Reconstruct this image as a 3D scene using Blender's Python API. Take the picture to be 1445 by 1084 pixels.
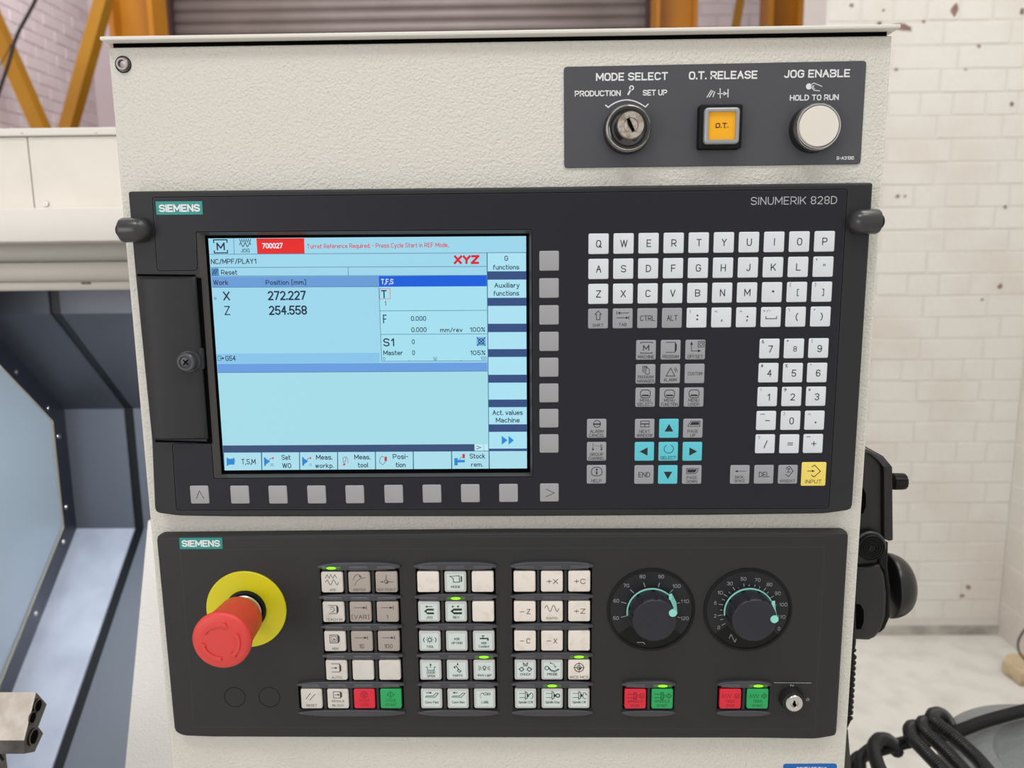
import bpy, bmesh, math, random
from mathutils import Vector, Matrix
from mathutils.geometry import tessellate_polygon
random.seed(7)
PI = math.pi
scn = bpy.context.scene
COL = scn.collection
for o in list(bpy.data.objects): bpy.data.objects.remove(o)

# ---------------------------------------------------------------- camera
# working units are millimetres measured from the camera's height: x right, y away from
# the key tops of the panels, z up.  EYE is the height of the lens above the floor.
EYE = 1400.0
FPX, PITCH, ROLL, YAW, DIST = 1084.7, 0.1604, -0.0105, -0.0168, 511.3
cp, sp, cy, sy, cr, sr = math.cos(PITCH), math.sin(PITCH), math.cos(YAW), math.sin(YAW), math.cos(ROLL), math.sin(ROLL)
FWD = Vector((sy * cp, cy * cp, -sp))
_r = Vector((cy, -sy, 0.0)); _u = _r.cross(FWD)
RGT = cr * _r + sr * _u
UPV = -sr * _r + cr * _u
cam_d = bpy.data.cameras.new('camera')
cam = bpy.data.objects.new('camera', cam_d); COL.objects.link(cam)
cam.matrix_world = Matrix(((RGT.x, UPV.x, -FWD.x, 0), (RGT.y, UPV.y, -FWD.y, -DIST / 1000), (RGT.z, UPV.z, -FWD.z, EYE / 1000), (0, 0, 0, 1)))
cam_d.sensor_fit = 'HORIZONTAL'; cam_d.sensor_width = 36.0
cam_d.lens = FPX * 36.0 / 1445.0
cam_d.clip_start = 0.02
cam_d.dof.use_dof = True; cam_d.dof.focus_distance = 0.515; cam_d.dof.aperture_fstop = 9.2
scn.camera = cam

# ---------------------------------------------------------------- world, lamps, exposure
scn.view_settings.view_transform = 'Standard'; scn.view_settings.look = 'None'
scn.view_settings.exposure = 0.0; scn.view_settings.gamma = 1.0
scn.view_settings.use_curve_mapping = False
w = bpy.data.worlds.new('world'); scn.world = w; w.use_nodes = True
w.node_tree.nodes['Background'].inputs[0].default_value = (0.97, 0.98, 1.0, 1)
w.node_tree.nodes['Background'].inputs[1].default_value = 0.66
def area(name, loc, aim, sx, sy_, power, col=(1, 1, 1)):
    l = bpy.data.lights.new(name, 'AREA'); l.shape = 'RECTANGLE'; l.size = sx; l.size_y = sy_; l.energy = power; l.color = col
    o = bpy.data.objects.new(name, l); COL.objects.link(o); o.location = loc
    o.rotation_euler = (Vector(aim) - Vector(loc)).to_track_quat('-Z', 'Y').to_euler(); return o
area('roof_light', (-0.9, -1.5, 4.2), (-0.1, 0.0, 1.3), 1.2, 0.5, 28, (1.0, 0.99, 0.97))
area('roof_light', (1.0, -1.2, 4.2), (0.3, 0.0, 1.3), 1.2, 0.5, 21, (1.0, 0.99, 0.97))
area('roof_light', (1.6, 0.4, 4.4), (1.4, 1.8, 0.2), 2.4, 1.0, 62, (1.0, 0.99, 0.97))
area('roof_light', (-1.2, 2.4, 4.6), (-2.2, 4.6, 1.6), 2.5, 1.0, 95, (1.0, 0.97, 1.0))

area('side_fill_light', (-2.4, -2.6, 1.5), (0.1, 0.0, 1.15), 2.0, 1.6, 31, (1.0, 0.99, 0.98))  # added fill that lifts the dark lower cabinet, no window known there
area('side_fill_light', (2.6, -2.4, 1.5), (0.9, 1.2, 0.9), 2.0, 1.6, 26, (1.0, 0.99, 0.98))  # second added fill, brightens the right-hand brickwork

# ---------------------------------------------------------------- pixel to place
def ray(px, py):
    d = FWD + RGT * ((px - 722.5) / FPX) - UPV * ((py - 542.0) / FPX)
    return d
def PY(px, py, y=0.0):                 # point of the upright plane y = const
    d = ray(px, py); t = (y + DIST) / d.y
    return Vector((d.x * t, y, d.z * t))
def PX(px, py, x):                     # point of the plane x = const
    d = ray(px, py); t = x / d.x
    return Vector((x, d.y * t - DIST, d.z * t))
def PZ(px, py, z):
    d = ray(px, py); t = z / d.z
    return Vector((d.x * t, d.y * t - DIST, z))
def U(px, py, y=0.0):
    p = PY(px, py, y); return (p.x, p.z)
def UU(pts, y=0.0): return [U(a, b, y) for a, b in pts]

# ---------------------------------------------------------------- materials
def lin(c):
    return tuple(((v / 255) / 12.92 if v / 255 <= 0.04045 else ((v / 255 + 0.055) / 1.055) ** 2.4) for v in c)
MATS = {}
def mat(name, rgb, rough=0.5, metal=0.0, spec=0.5, bump=None, var=None, emit=0.0, coat=0.0, vec='Object'):
    """rgb in sRGB 0-255; bump = (scale, strength, distance[, detail]); var = (scale, rgb2, lo, hi)"""
    if name in MATS: return MATS[name]
    m = bpy.data.materials.new(name); m.use_nodes = True; nt = m.node_tree; N = nt.nodes; L = nt.links
    b = N['Principled BSDF']; c = lin(rgb) + (1,)
    b.inputs['Base Color'].default_value = c; b.inputs['Roughness'].default_value = rough
    b.inputs['Metallic'].default_value = metal; b.inputs['Specular IOR Level'].default_value = spec
    b.inputs['Coat Weight'].default_value = coat
    tc = N.new('ShaderNodeNewGeometry')
    if var:
        n = N.new('ShaderNodeTexNoise'); n.inputs['Scale'].default_value = var[0]; n.inputs['Detail'].default_value = 5
        L.new(tc.outputs['Position'], n.inputs['Vector'])
        mr = N.new('ShaderNodeMapRange'); mr.inputs[1].default_value = var[2]; mr.inputs[2].default_value = var[3]
        L.new(n.outputs[0], mr.inputs[0])
        mx = N.new('ShaderNodeMix'); mx.data_type = 'RGBA'; mx.inputs[6].default_value = c; mx.inputs[7].default_value = lin(var[1]) + (1,)
        L.new(mr.outputs[0], mx.inputs[0]); L.new(mx.outputs[2], b.inputs['Base Color'])
    if bump:
        n = N.new('ShaderNodeTexNoise'); n.inputs['Scale'].default_value = bump[0]; n.inputs['Detail'].default_value = bump[3] if len(bump) > 3 else 2
        n.inputs['Distortion'].default_value = bump[4] if len(bump) > 4 else 0
        L.new(tc.outputs['Position'], n.inputs['Vector'])
        bp = N.new('ShaderNodeBump'); bp.inputs['Strength'].default_value = bump[1]; bp.inputs['Distance'].default_value = bump[2]
        L.new(n.outputs[0], bp.inputs['Height']); L.new(bp.outputs[0], b.inputs['Normal'])
    if emit:
        b.inputs['Emission Color'].default_value = c; b.inputs['Emission Strength'].default_value = emit
    MATS[name] = m; return m
def screen_mat(name, rgb):              # lit pixels of the display
    if name in MATS: return MATS[name]
    m = bpy.data.materials.new(name); m.use_nodes = True; N = m.node_tree.nodes; b = N['Principled BSDF']
    b.inputs['Base Color'].default_value = (0.01, 0.01, 0.012, 1); b.inputs['Roughness'].default_value = 0.45; b.inputs['Specular IOR Level'].default_value = 0.15
    b.inputs['Emission Color'].default_value = lin(rgb) + (1,); b.inputs['Emission Strength'].default_value = 0.96
    MATS[name] = m; return m

# ---------------------------------------------------------------- objects
def tag(o, label=None, cat=None, group=None, kind=None):
    if label: o['label'] = label
    if cat: o['category'] = cat
    if group: o['group'] = group
    if kind: o['kind'] = kind
    return o
W = {}                                  # world origin (mm) of each object
def V3(v): return Vector((v[0] / 1000, v[1] / 1000, (v[2] + EYE) / 1000))
def empty(name, org, parent=None, **k):
    o = bpy.data.objects.new(name, None); COL.objects.link(o); o.empty_display_size = 0.02
    place(o, org, parent); return tag(o, **k)
def place(o, org, parent):
    W[o.name] = Vector(org)
    if parent is not None:
        o.parent = parent; o.location = (Vector(org) - W[parent.name]) / 1000
    else: o.location = V3(org)
def mesh_from(bm, name, m, org=(0, 0, 0), smooth=None):
    bmesh.ops.translate(bm, verts=bm.verts, vec=-Vector(org)); bmesh.ops.scale(bm, verts=bm.verts, vec=(.001, .001, .001))
    me = bpy.data.meshes.new(name)
    for x in (m if isinstance(m, (list, tuple)) else [m]): me.materials.append(x)
    if smooth is not None:
        for f in bm.faces: f.smooth = True
        for e in bm.edges:
            if len(e.link_faces) == 2 and e.calc_face_angle(0) > math.radians(smooth): e.smooth = False
    bm.to_mesh(me); bm.free(); return me
def centre(bm):
    lo = Vector([min(v.co[i] for v in bm.verts) for i in range(3)]); hi = Vector([max(v.co[i] for v in bm.verts) for i in range(3)])
    return (lo + hi) / 2
def obj(name, bm, m, parent=None, org=None, smooth=None, **k):
    if org is None: org = centre(bm)
    me = mesh_from(bm, name, m, org, smooth)
    o = bpy.data.objects.new(name, me); COL.objects.link(o); place(o, org, parent); return tag(o, **k)
def inst(name, me, org, parent, **k):
    o = bpy.data.objects.new(name, me); COL.objects.link(o); place(o, org, parent); return tag(o, **k)

# ---------------------------------------------------------------- shapes (add to a bmesh, mm)
def BM(): return bmesh.new()
def rrect(cx, cz, w_, h_, r, n=3):
    pts = []
    for (sx, sz, a0) in ((1, 1, 0), (-1, 1, 90), (-1, -1, 180), (1, -1, 270)):
        for i in range(n + 1):
            a = math.radians(a0 + 90 * i / n)
            pts.append((cx + sx * (w_ / 2 - r) + r * math.cos(a), cz + sz * (h_ / 2 - r) + r * math.sin(a)))
    return pts
def circ(cx, cz, r, n=24): return [(cx + r * math.cos(2 * PI * i / n), cz + r * math.sin(2 * PI * i / n)) for i in range(n)]
def ccw(p):
    return p if sum(p[i][0] * p[(i + 1) % len(p)][1] - p[(i + 1) % len(p)][0] * p[i][1] for i in range(len(p))) > 0 else p[::-1]
def inset(p, d):                        # p ccw
    n = len(p); out = []
    for i in range(n):
        a, b, c = Vector(p[i - 1]), Vector(p[i]), Vector(p[(i + 1) % n])
        e1 = (b - a); e2 = (c - b)
        if e1.length < 1e-9: e1 = e2
        if e2.length < 1e-9: e2 = e1
        e1 = e1.normalized(); e2 = e2.normalized()
        n1 = Vector((-e1.y, e1.x)); n2 = Vector((-e2.y, e2.x)); m = n1 + n2
        if m.length < 1e-6: m = n1
        m.normalize(); k = d / max(0.35, m.dot(n1)); out.append((b.x + m.x * k, b.y + m.y * k))
    return out
def round_poly(p, r, n=3):              # fillet the corners of a polygon; r number or list
    out = []; N_ = len(p)
    for i in range(N_):
        a, b, c = Vector(p[i - 1]), Vector(p[i]), Vector(p[(i + 1) % N_]); rr = r[i] if isinstance(r, (list, tuple)) else r
        if rr <= 0: out.append(tuple(b)); continue
        d1 = (a - b); d2 = (c - b); rr = min(rr, d1.length * .45, d2.length * .45); s = b + d1.normalized() * rr; e = b + d2.normalized() * rr
        for k in range(n + 1):
            t = k / n; out.append(tuple((1 - t) ** 2 * s + 2 * t * (1 - t) * b + t * t * e))
    return out
def plate(bm, pts, yf, yb, bev=0.0, holes=(), hole_y=None, rows=1, mi=0):
    """upright plate facing -y, front at yf, back at yb, optional bevel on the outer edge, optional holes"""
    pts = ccw(list(pts)); loops = []
    if bev > 0:
        loops.append((pts, yb)); loops.append((pts, yf + bev))
        for k in range(1, rows + 1):
            a = PI / 2 * k / rows; loops.append((inset(pts, bev * (1 - math.cos(a))), yf + bev * (1 - math.sin(a))))
    else: loops = [(pts, yb), (pts, yf)]
    vl = [[bm.verts.new((x, y, z)) for x, z in lp] for lp, y in loops]; fs = []
    for A, B in zip(vl, vl[1:]):
        for i in range(len(A)):
            j = (i + 1) % len(A); fs.append(bm.faces.new((A[i], B[i], B[j], A[j])))
    front = vl[-1]
    if not holes:
        fs.append(bm.faces.new(front[::-1] if False else front))
    else:
        hv = []
        for h in holes:
            h = ccw(list(h)); hv.append([bm.verts.new((x, yf, z)) for x, z in h])
        tris = tessellate_polygon([[Vector((v.co.x, v.co.z, 0)) for v in front]] + [[Vector((v.co.x, v.co.z, 0)) for v in h] for h in hv])
        allv = front + [v for h in hv for v in h]
        for t in tris:
            try: fs.append(bm.faces.new([allv[i] for i in t]))
            except ValueError: pass
        for h in hv:
            B = [bm.verts.new((v.co.x, yb if hole_y is None else hole_y, v.co.z)) for v in h]
            for i in range(len(h)):
                j = (i + 1) % len(h); fs.append(bm.faces.new((h[i], B[i], B[j], h[j])))
    for f in fs: f.material_index = mi
    if yb - yf > 0.2 and not holes: bm.faces.new(vl[0]).material_index = mi
    bmesh.ops.recalc_face_normals(bm, faces=bm.faces) if not holes else None
    return bm
def flat(bm, pts, y, mi=0):
    vs = [bm.verts.new((x, y, z)) for x, z in ccw(list(pts))]; f = bm.faces.new(vs); f.material_index = mi; f.normal_update()
    if f.normal.y > 0: f.normal_flip()
def ring(bm, a, b, y, mi=0, closed=True):
    A = [bm.verts.new((x, y, z)) for x, z in a]; B = [bm.verts.new((x, y, z)) for x, z in b]; n = len(a)
    for i in range(n if closed else n - 1):
        j = (i + 1) % n; f = bm.faces.new((A[i], A[j], B[j], B[i])); f.material_index = mi; f.normal_update()
        if f.normal.y > 0: f.normal_flip()
def stroke(bm, pts, w_, y, closed=False, mi=0):
    n = len(pts); L_, R_ = [], []
    for i in range(n):
        b = Vector(pts[i]); a = Vector(pts[i - 1]) if (i > 0 or closed) else None; c = Vector(pts[(i + 1) % n]) if (i < n - 1 or closed) else None
        d1 = (b - a).normalized() if a is not None else None; d2 = (c - b).normalized() if c is not None else None
        if d1 is None: d1 = d2
        if d2 is None: d2 = d1
        n1 = Vector((-d1.y, d1.x)); n2 = Vector((-d2.y, d2.x)); m = n1 + n2
        if m.length < 1e-4: m = n1
        m.normalize(); k = w_ / 2 / max(0.5, m.dot(n1)); L_.append((b.x + m.x * k, b.y + m.y * k)); R_.append((b.x - m.x * k, b.y - m.y * k))
    ring(bm, L_, R_, y, mi, closed)
def box(bm, x0, x1, y0, y1, z0, z1, bev=0, mi=0):
    vs = [bm.verts.new((x, y, z)) for x in (x0, x1) for y in (y0, y1) for z in (z0, z1)]
    fs = [bm.faces.new([vs[i] for i in q]) for q in ((0, 1, 3, 2), (4, 6, 7, 5), (0, 4, 5, 1), (2, 3, 7, 6), (0, 2, 6, 4), (1, 5, 7, 3))]
    for f in fs: f.material_index = mi
    if bev:
        es = list({e for f in fs for e in f.edges}); bmesh.ops.bevel(bm, geom=es, offset=bev, segments=2, affect='EDGES', profile=.5)
    return bm
def lathe(bm, c, prof, axis='y', n=32, mi=0, cap=True, mod=None):
    """prof = [(radius, distance along axis)], c = centre"""
    rings = []
    for r, t in prof:
        R_ = []
        for i in range(n):
            a = 2 * PI * i / n; rr = r * (mod(a, t) if mod else 1); u, v = rr * math.cos(a), rr * math.sin(a)
            p = {'y': (u, t, v), 'x': (t, u, v), 'z': (u, v, t)}[axis]; R_.append(bm.verts.new((c[0] + p[0], c[1] + p[1], c[2] + p[2])))
        rings.append(R_)
    for A, B in zip(rings, rings[1:]):
        for i in range(n):
            j = (i + 1) % n; f = bm.faces.new((A[i], A[j], B[j], B[i])); f.material_index = mi
    if cap:
        for R_ in (rings[0], rings[-1]): bm.faces.new(R_).material_index = mi
    bmesh.ops.recalc_face_normals(bm, faces=bm.faces); return bm
def catmull(P, n):
    P = [Vector(p) for p in P]; Q = [2 * P[0] - P[1]] + P + [2 * P[-1] - P[-2]]; out = []
    for i in range(1, len(Q) - 2):
        a, b, c, d = Q[i - 1:i + 3]
        for k in range(n):
            t = k / n; out.append(.5 * (2 * b + (c - a) * t + (2 * a - 5 * b + 4 * c - d) * t * t + (3 * b - a - 3 * c + d) * t ** 3))
    out.append(P[-1]); return out
def resample(P, step):
    out = [P[0]]; acc = 0
    for a, b in zip(P, P[1:]):
        L_ = (b - a).length; t = step - acc
        while t < L_: out.append(a + (b - a) * (t / L_)); t += step
        acc = (acc + L_) % step
    return out
def tube(bm, P, r, n=8, ribs=None, mi=0):
    """sweep along P; ribs = depth of the corrugation (alternating radius)"""
    P = [Vector(p) for p in P]; T = [(P[min(i + 1, len(P) - 1)] - P[max(i - 1, 0)]).normalized() for i in range(len(P))]
    u = T[0].orthogonal().normalized(); rings = []
    for i, p in enumerate(P):
        u = (u - T[i] * u.dot(T[i])).normalized(); v = T[i].cross(u); rr = r(i) if callable(r) else r
        if ribs: rr = rr + (ribs if (i // 2) % 2 else -ribs)
        rings.append([bm.verts.new(p + (u * math.cos(2 * PI * k / n) + v * math.sin(2 * PI * k / n)) * rr) for k in range(n)])
    for A, B in zip(rings, rings[1:]):
        for i in range(n):
            j = (i + 1) % n; bm.faces.new((A[i], A[j], B[j], B[i])).material_index = mi
    bm.faces.new(rings[0]); bm.faces.new(rings[-1]); bmesh.ops.recalc_face_normals(bm, faces=bm.faces); return bm
def slab(bm, quad, thick, mi=0):        # planar polygon of 3D points given thickness along its normal
    q = [Vector(p) for p in quad]; nrm = (q[1] - q[0]).cross(q[2] - q[0]).normalized() * thick
    a = [bm.verts.new(p) for p in q]; b = [bm.verts.new(p + nrm) for p in q]; n = len(q)
    fs = [bm.faces.new(a), bm.faces.new(b[::-1])] + [bm.faces.new((a[i], a[(i + 1) % n], b[(i + 1) % n], b[i])) for i in range(n)]
    for f in fs: f.material_index = mi
    bmesh.ops.recalc_face_normals(bm, faces=bm.faces); return bm

# ---------------------------------------------------------------- flat lettering: a single-line alphabet
# each glyph = strokes of points, two characters a point (x, y); y 4 = baseline, g = capital height, c = x height
ALPHA = dict(zip('ABCDEFGHIJKLMNOPQRSTUVWXYZ', ['04 4g 84|19 79', '04 0g 6g 8e 8c 6a 0a|6a 88 86 64 04', '8e 6g 2g 0e 06 24 64 86', '04 0g 5g 8d 87 54 04', '7g 0g 04 74|0a 6a', '7g 0g 04|0a 6a', '8e 6g 2g 0e 06 24 64 86 8a 5a',
  '04 0g|84 8g|0a 8a', '04 0g', '6g 66 44 24 06', '04 0g|8g 08|3b 84', '0g 04 74', '04 0g 57 ag a4', '04 0g 84 8g', '24 06 0e 2g 6g 8e 86 64 24', '04 0g 6g 8e 8b 69 09', '24 06 0e 2g 6g 8e 86 64 24|57 93', '04 0g 6g 8e 8b 69 09|49 84',
  '8e 6g 2g 0e 0c 2a 6a 88 86 64 24 06', '0g 8g|4g 44', '0g 06 24 64 86 8g', '0g 44 8g', '0g 34 6g 94 cg', '04 8g|0g 84', '0g 4a 8g|4a 44', '0g 8g 04 84']))
ALPHA.update(zip('0123456789', ['24 06 0e 2g 5g 7e 76 54 24', '1d 4g 44', '0e 2g 5g 7e 7b 04 74', '0e 2g 5g 7e 7c 5a 3a|5a 78 76 54 24 06', '54 5g 08 78', '7g 1g 0a 2b 5b 79 76 54 24 06', '7e 5g 2g 0e 06 24 54 76 79 5b 2b 09', '0g 7g 24', '2a 0c 0e 2g 5g 7e 7c 5a 2a 08 06 24 54 76 78 5a', '06 24 54 76 7e 5g 2g 0e 0b 29 59 7b']))
ALPHA.update(zip('abcdefghiklmnoprstuvwxy', ['0b 1c 4c 6a 64|69 29 07 06 24 44 66', '0g 04|06 24 44 66 6a 4c 2c 0a', '6b 4c 2c 0a 06 24 44 65', '6g 64|66 44 24 06 0a 2c 4c 6a', '08 68 6a 4c 2c 0a 06 24 44 65', '14 1e 3g 4g|0c 4c', '6c 61 40 10|66 44 24 06 0a 2c 4c 6a', '0g 04|0a 2c 4c 6a 64',
  '04 0c|0f 0g', '0g 04|5c 08|28 64', '0g 04', '04 0c|0a 2c 3c 5a 54|5a 7c 8c aa a4', '04 0c|0a 2c 4c 6a 64', '24 06 0a 2c 4c 6a 66 44 24', '0c 00|0a 2c 4c 6a 66 44 24 06', '04 0c|09 3c 4c', '6b 4c 2c 0b 09 28 48 67 65 44 24 05', '1g 15 34 44|0c 4c', '0c 06 24 44 66|6c 64', '0c 34 6c', '0c 24 4c 64 8c', '04 6c|0c 64', '0c 34|6c 20 00']))
ALPHA['q'] = '6c 60|66 44 24 06 0a 2c 4c 6a'; ALPHA['j'] = '3c 31 10|3f 3g'
ALPHA.update(zip('.,:;-+/\\()[]{}%*"\'&$#!?@^<>_`=~', ['04 05', '15 02', '05 06|0a 0b', '16 03|1a 1b', '0a 4a', '0a 8a|4e 46', '03 5g', '0g 53', '3h 0d 07 33', '0h 3d 37 03', '3h 0h 03 33', '0h 3h 33 03', '3h 1g 1b 0a 19 14 33', '0h 2g 2b 3a 29 24 03', '04 8g|0e 1g 2g 3e 2c 1c 0e|56 68 78 86 74 64 56',
  '3g 3a|0e 6b|6e 0b', '0g 0c|2g 2c', '0g 0c', '84 1d 1f 3g 5e 08 06 24 44 88', '7d 6e 1e 0c 1a 6a 78 66 16 07|4g 44', '1d 14|5d 54|0b 7b|06 76', '0g 08|04 05', '0e 2g 5g 7e 7c 4a 48|44 45', '6c 4c 3a 3 8'.replace(' 3 8', ' 48 68 6c|68 88 8d 6g 2g 0d 06 24 64'), '0d 3g 6d', '6e 0a 66', '0e 6a 06', '04 84', '0g 2e', '0c 7c|08 78', '0a 2b 59 7a']))
def _pt(s):
    return (int(s[0], 18), int(s[1], 18) - 4)
GL = {}
def glyph(ch):
    if ch not in GL:
        out = []
        for st_ in ALPHA.get(ch, '').split('|'):
            P = [_pt(q) for q in st_.split()]
            if len(P) < 2: continue
            cl = P[0] == P[-1] and len(P) > 3
            for _ in range(2):                      # round the gentle corners only
                if cl: P = P[:-1]
                Q = []; n = len(P)
                for i, p in enumerate(P):
                    if not cl and i in (0, n - 1): Q.append(p); continue
                    a, b = Vector(P[i - 1]), Vector(P[(i + 1) % n]); p_ = Vector(p); t = (p_ - a).angle(b - p_) if (p_ - a).length > 0 and (b - p_).length > 0 else 0
                    if .15 < t < 1.0: Q += [tuple(p_ + (a - p_) * .3), tuple(p_ + (b - p_) * .3)]
                    else: Q.append(tuple(p_))
                P = Q + ([Q[0]] if cl else [])
            if cl: out.append((P[:-1], True)); continue
            seg = [P[0]]
            for i in range(1, len(P) - 1):
                seg.append(P[i]); u_, v_ = Vector(P[i]) - Vector(P[i - 1]), Vector(P[i + 1]) - Vector(P[i])
                if u_.angle(v_) > 1.95: out.append((seg, False)); seg = [P[i]]
            out.append((seg + [P[-1]], False))
        GL[ch] = out
    return GL[ch]
def text(bm, s, cx, cz, h, y, width=None, bold=0.0, mi=0, slant=0.0, rot=0.0, **k):
    """s centred on (cx, cz); h = height of the capitals in mm; width = total width in mm"""
    x = 0; items = []; wgt = h * (.125 + bold * 3.0)
    for ch in s:
        if ch == ' ': x += 5; continue
        g = glyph(ch); wd = max([p[0] for P, c_ in g for p in P] + [0]); items.append((x, g)); x += wd + 3.2
    W_ = x - 3.2 if items else 1
    sz = (h - wgt * .8) / 12; sx = (sz if width is None else max(.001, width - wgt) / max(W_, .1))
    if width is None: sx = sz
    wgt *= max(.55, min(1.0, (sx / sz) ** .6))
    c, s_ = math.cos(rot), math.sin(rot)
    kk = 0
    for x0, g in items:
        for P, cl in g:
            Q = []; kk += 1
            for px_, py_ in P:
                z = (py_ - 6) * sz; u = (px_ + x0 - W_ / 2) * sx + slant * z; Q.append((cx + u * c - z * s_, cz + u * s_ + z * c))
            if not cl:                              # square ends
                for e, f in ((0, 1), (-1, -2)):
                    v = Vector(Q[e]) - Vector(Q[f])
                    if v.length > 0: v = v.normalized() * wgt * .4; Q[e] = (Q[e][0] + v.x, Q[e][1] + v.y)
            Q = [q for i, q in enumerate(Q) if i == 0 or (Vector(q) - Vector(Q[i - 1])).length > 1e-5]
            if len(Q) > 1: stroke(bm, Q, wgt, y - .007 * (kk % 4), cl, mi)   # strokes that cross lie a hair apart
def ptext(bm, s, x0, x1, pyc, hpx, y, bold=0.0, mi=0, slant=0.0, **k):
    """lettering measured on the photograph: between px x0 and x1, centred on row pyc, capitals hpx tall"""
    a = U(x0, pyc, y); b = U(x1, pyc, y); h = U((x0 + x1) / 2, pyc - hpx / 2, y)[1] - U((x0 + x1) / 2, pyc + hpx / 2, y)[1]
    text(bm, s, (a[0] + b[0]) / 2, (a[1] + b[1]) / 2, h, y, width=b[0] - a[0], bold=bold, mi=mi, slant=slant, **k)
def pstroke(bm, pts, wpx, y, closed=False, mi=0): stroke(bm, UU(pts, y), wpx * (y + DIST) / FPX, y, closed, mi)
def pflat(bm, pts, y, mi=0): flat(bm, UU(pts, y), y, mi)
# ================================================================= materials used
M = dict(
    cream=mat('cream_wrinkle_paint', (208, 205, 195), .45, bump=(600, 1.0, .0009, 1.2, .3)),
    cream2=mat('cream_paint', (222, 219, 210), .45, bump=(300, .12, .0004)),
    creamt=mat('cream_cover_paint', (228, 222, 212), .5, var=(9, (216, 209, 199), .5, .8)),
    house=mat('anthracite_plastic', (40, 40, 42), .5, spec=.32, bump=(2500, .08, .0002)),
    face=mat('blue_black_membrane', (31, 31, 38), .42, spec=.28, bump=(2500, .05, .0002)),
    mface=mat('charcoal_panel', (42, 42, 42), .55, spec=.32, bump=(2500, .08, .0002)),
    black=mat('black_plastic', (13, 13, 14), .5, spec=.25),
    black2=mat('black_satin', (28, 28, 29), .4),
    hole=mat('dark_gap', (5, 5, 6), .9, spec=.05),
    barm=mat('grey_bar_plastic', (60, 60, 65), .3),
    key=mat('key_white', (214, 219, 223), .4), keyg=mat('key_grey', (153, 154, 158), .45),
    keyc=mat('key_cyan', (92, 196, 210), .4), keyy=mat('key_yellow', (238, 214, 104), .4),
    soft=mat('softkey_grey', (156, 156, 158), .45),
    mk=mat('button_ivory', (226, 218, 208), .4, var=(160, (212, 202, 190), .5, .75)), mkg=mat('button_taupe', (166, 156, 148), .4),
    mkw=mat('button_bone', (208, 203, 195), .4, var=(160, (196, 190, 182), .5, .75)),
    mkc=mat('button_clear_cap', (190, 190, 188), .25), ins=mat('button_insert_mint', (202, 216, 211), .3),
    red=mat('button_red', (214, 28, 52), .4), green=mat('button_green', (30, 160, 88), .4),
    ink=mat('ink_black', (30, 29, 32), .6), inkg=mat('ink_grey', (72, 66, 64), .6), inkr=mat('ink_dark_red', (120, 20, 36), .6), inkgr=mat('ink_dark_green', (12, 84, 44), .6),
    white=mat('print_white', (226, 226, 226), .5), pgrey=mat('print_light_grey', (178, 178, 182), .5), teal=mat('teal_badge', (20, 142, 136), .4),
    plate=mat('slate_plate', (72, 73, 78), .45, bump=(2500, .05, .0002)),
    chrome=mat('chrome', (216, 214, 210), .12, 1.0), steel=mat('brushed_steel', (190, 184, 176), .28, 1.0), silver=mat('silver_plastic', (158, 160, 163), .35, .3),
    cap=mat('stainless_button', (232, 225, 215), .45, .3), amber=mat('amber_lens', (244, 174, 8), .35),
    sred=mat('stop_red', (214, 62, 56), .45), yel=mat('safety_yellow', (212, 204, 18), .45, bump=(300, .05, .0004)),
    mint=mat('mint_pointer', (142, 218, 204), .4), dial=mat('dial_dark', (33, 34, 37), .45, spec=.3), knob=mat('knob_plastic', (40, 40, 47), .42, spec=.35),
    led=mat('led_lit', (120, 235, 10), .3, emit=1.3), ledm=mat('led_window_green', (60, 96, 34), .3, emit=.25),
    blue=mat('sticker_blue', (0, 92, 170), .35),
)
FY = 11.0          # cabinet face
# ================================================================= structure
WB = 5100.0; WL = -3000.0; WR = 2200.0
def brickmat(name, c1, c2, dark, s=1.0):
    return mat(name, c1, .7, bump=(45, .5, .004, 5), var=(3.2, c2, .45, .75))
M['wallw'] = brickmat('white_painted_brick', (223, 220, 212), (214, 205, 197), None)
M['wallp'] = brickmat('pinkish_painted_brick', (228, 216, 219), (216, 202, 206), None)
M['mort'] = mat('painted_mortar', (216, 211, 203), .8, bump=(60, .5, .004, 5))
M['mortp'] = mat('pinkish_mortar', (214, 200, 202), .8)
M['chip'] = mat('bare_brick_chip', (150, 118, 106), .8, var=(40, (112, 96, 92), .4, .7))
fl = mat('grey_concrete_floor', (214, 212, 204), .42, bump=(18, .25, .003, 6), var=(11, (198, 195, 186), .45, .72))
b = BM(); box(b, WL, 3400, -3000, WB + 200, -EYE - 80, -EYE); obj('floor', b, fl, kind='structure')
b = BM(); box(b, WL - 200, WL, -3000, WB + 200, -EYE, 3400); wl = obj('wall_left', b, M['mortp'], kind='structure')
b = BM(); box(b, WL, 3400, WB, WB + 200, -EYE, 3400); wb = obj('wall_back', b, M['mortp'], kind='structure')
XR0 = U(1166, 20, WR)[0]; XR1 = U(1408, 884, WR)[0]
b = BM(); box(b, XR0, 3400, WR, WR + 215, -EYE, 3400); wr = obj('wall_right', b, M['mort'], kind='structure')
b = BM(); box(b, XR1, 3400, -3000, WR, -EYE, 3400); ws = obj('wall_side', b, M['wallw'], kind='structure')
# grey painted foot of the wall
b = BM(); box(b, XR0, XR1, WR - 6, WR + 1, -EYE, -EYE + 36); obj('baseboard_right', b, mat('grey_floor_paint', (186, 182, 174), .6, var=(9, (140, 138, 132), .4, .65)), kind='structure')

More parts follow.
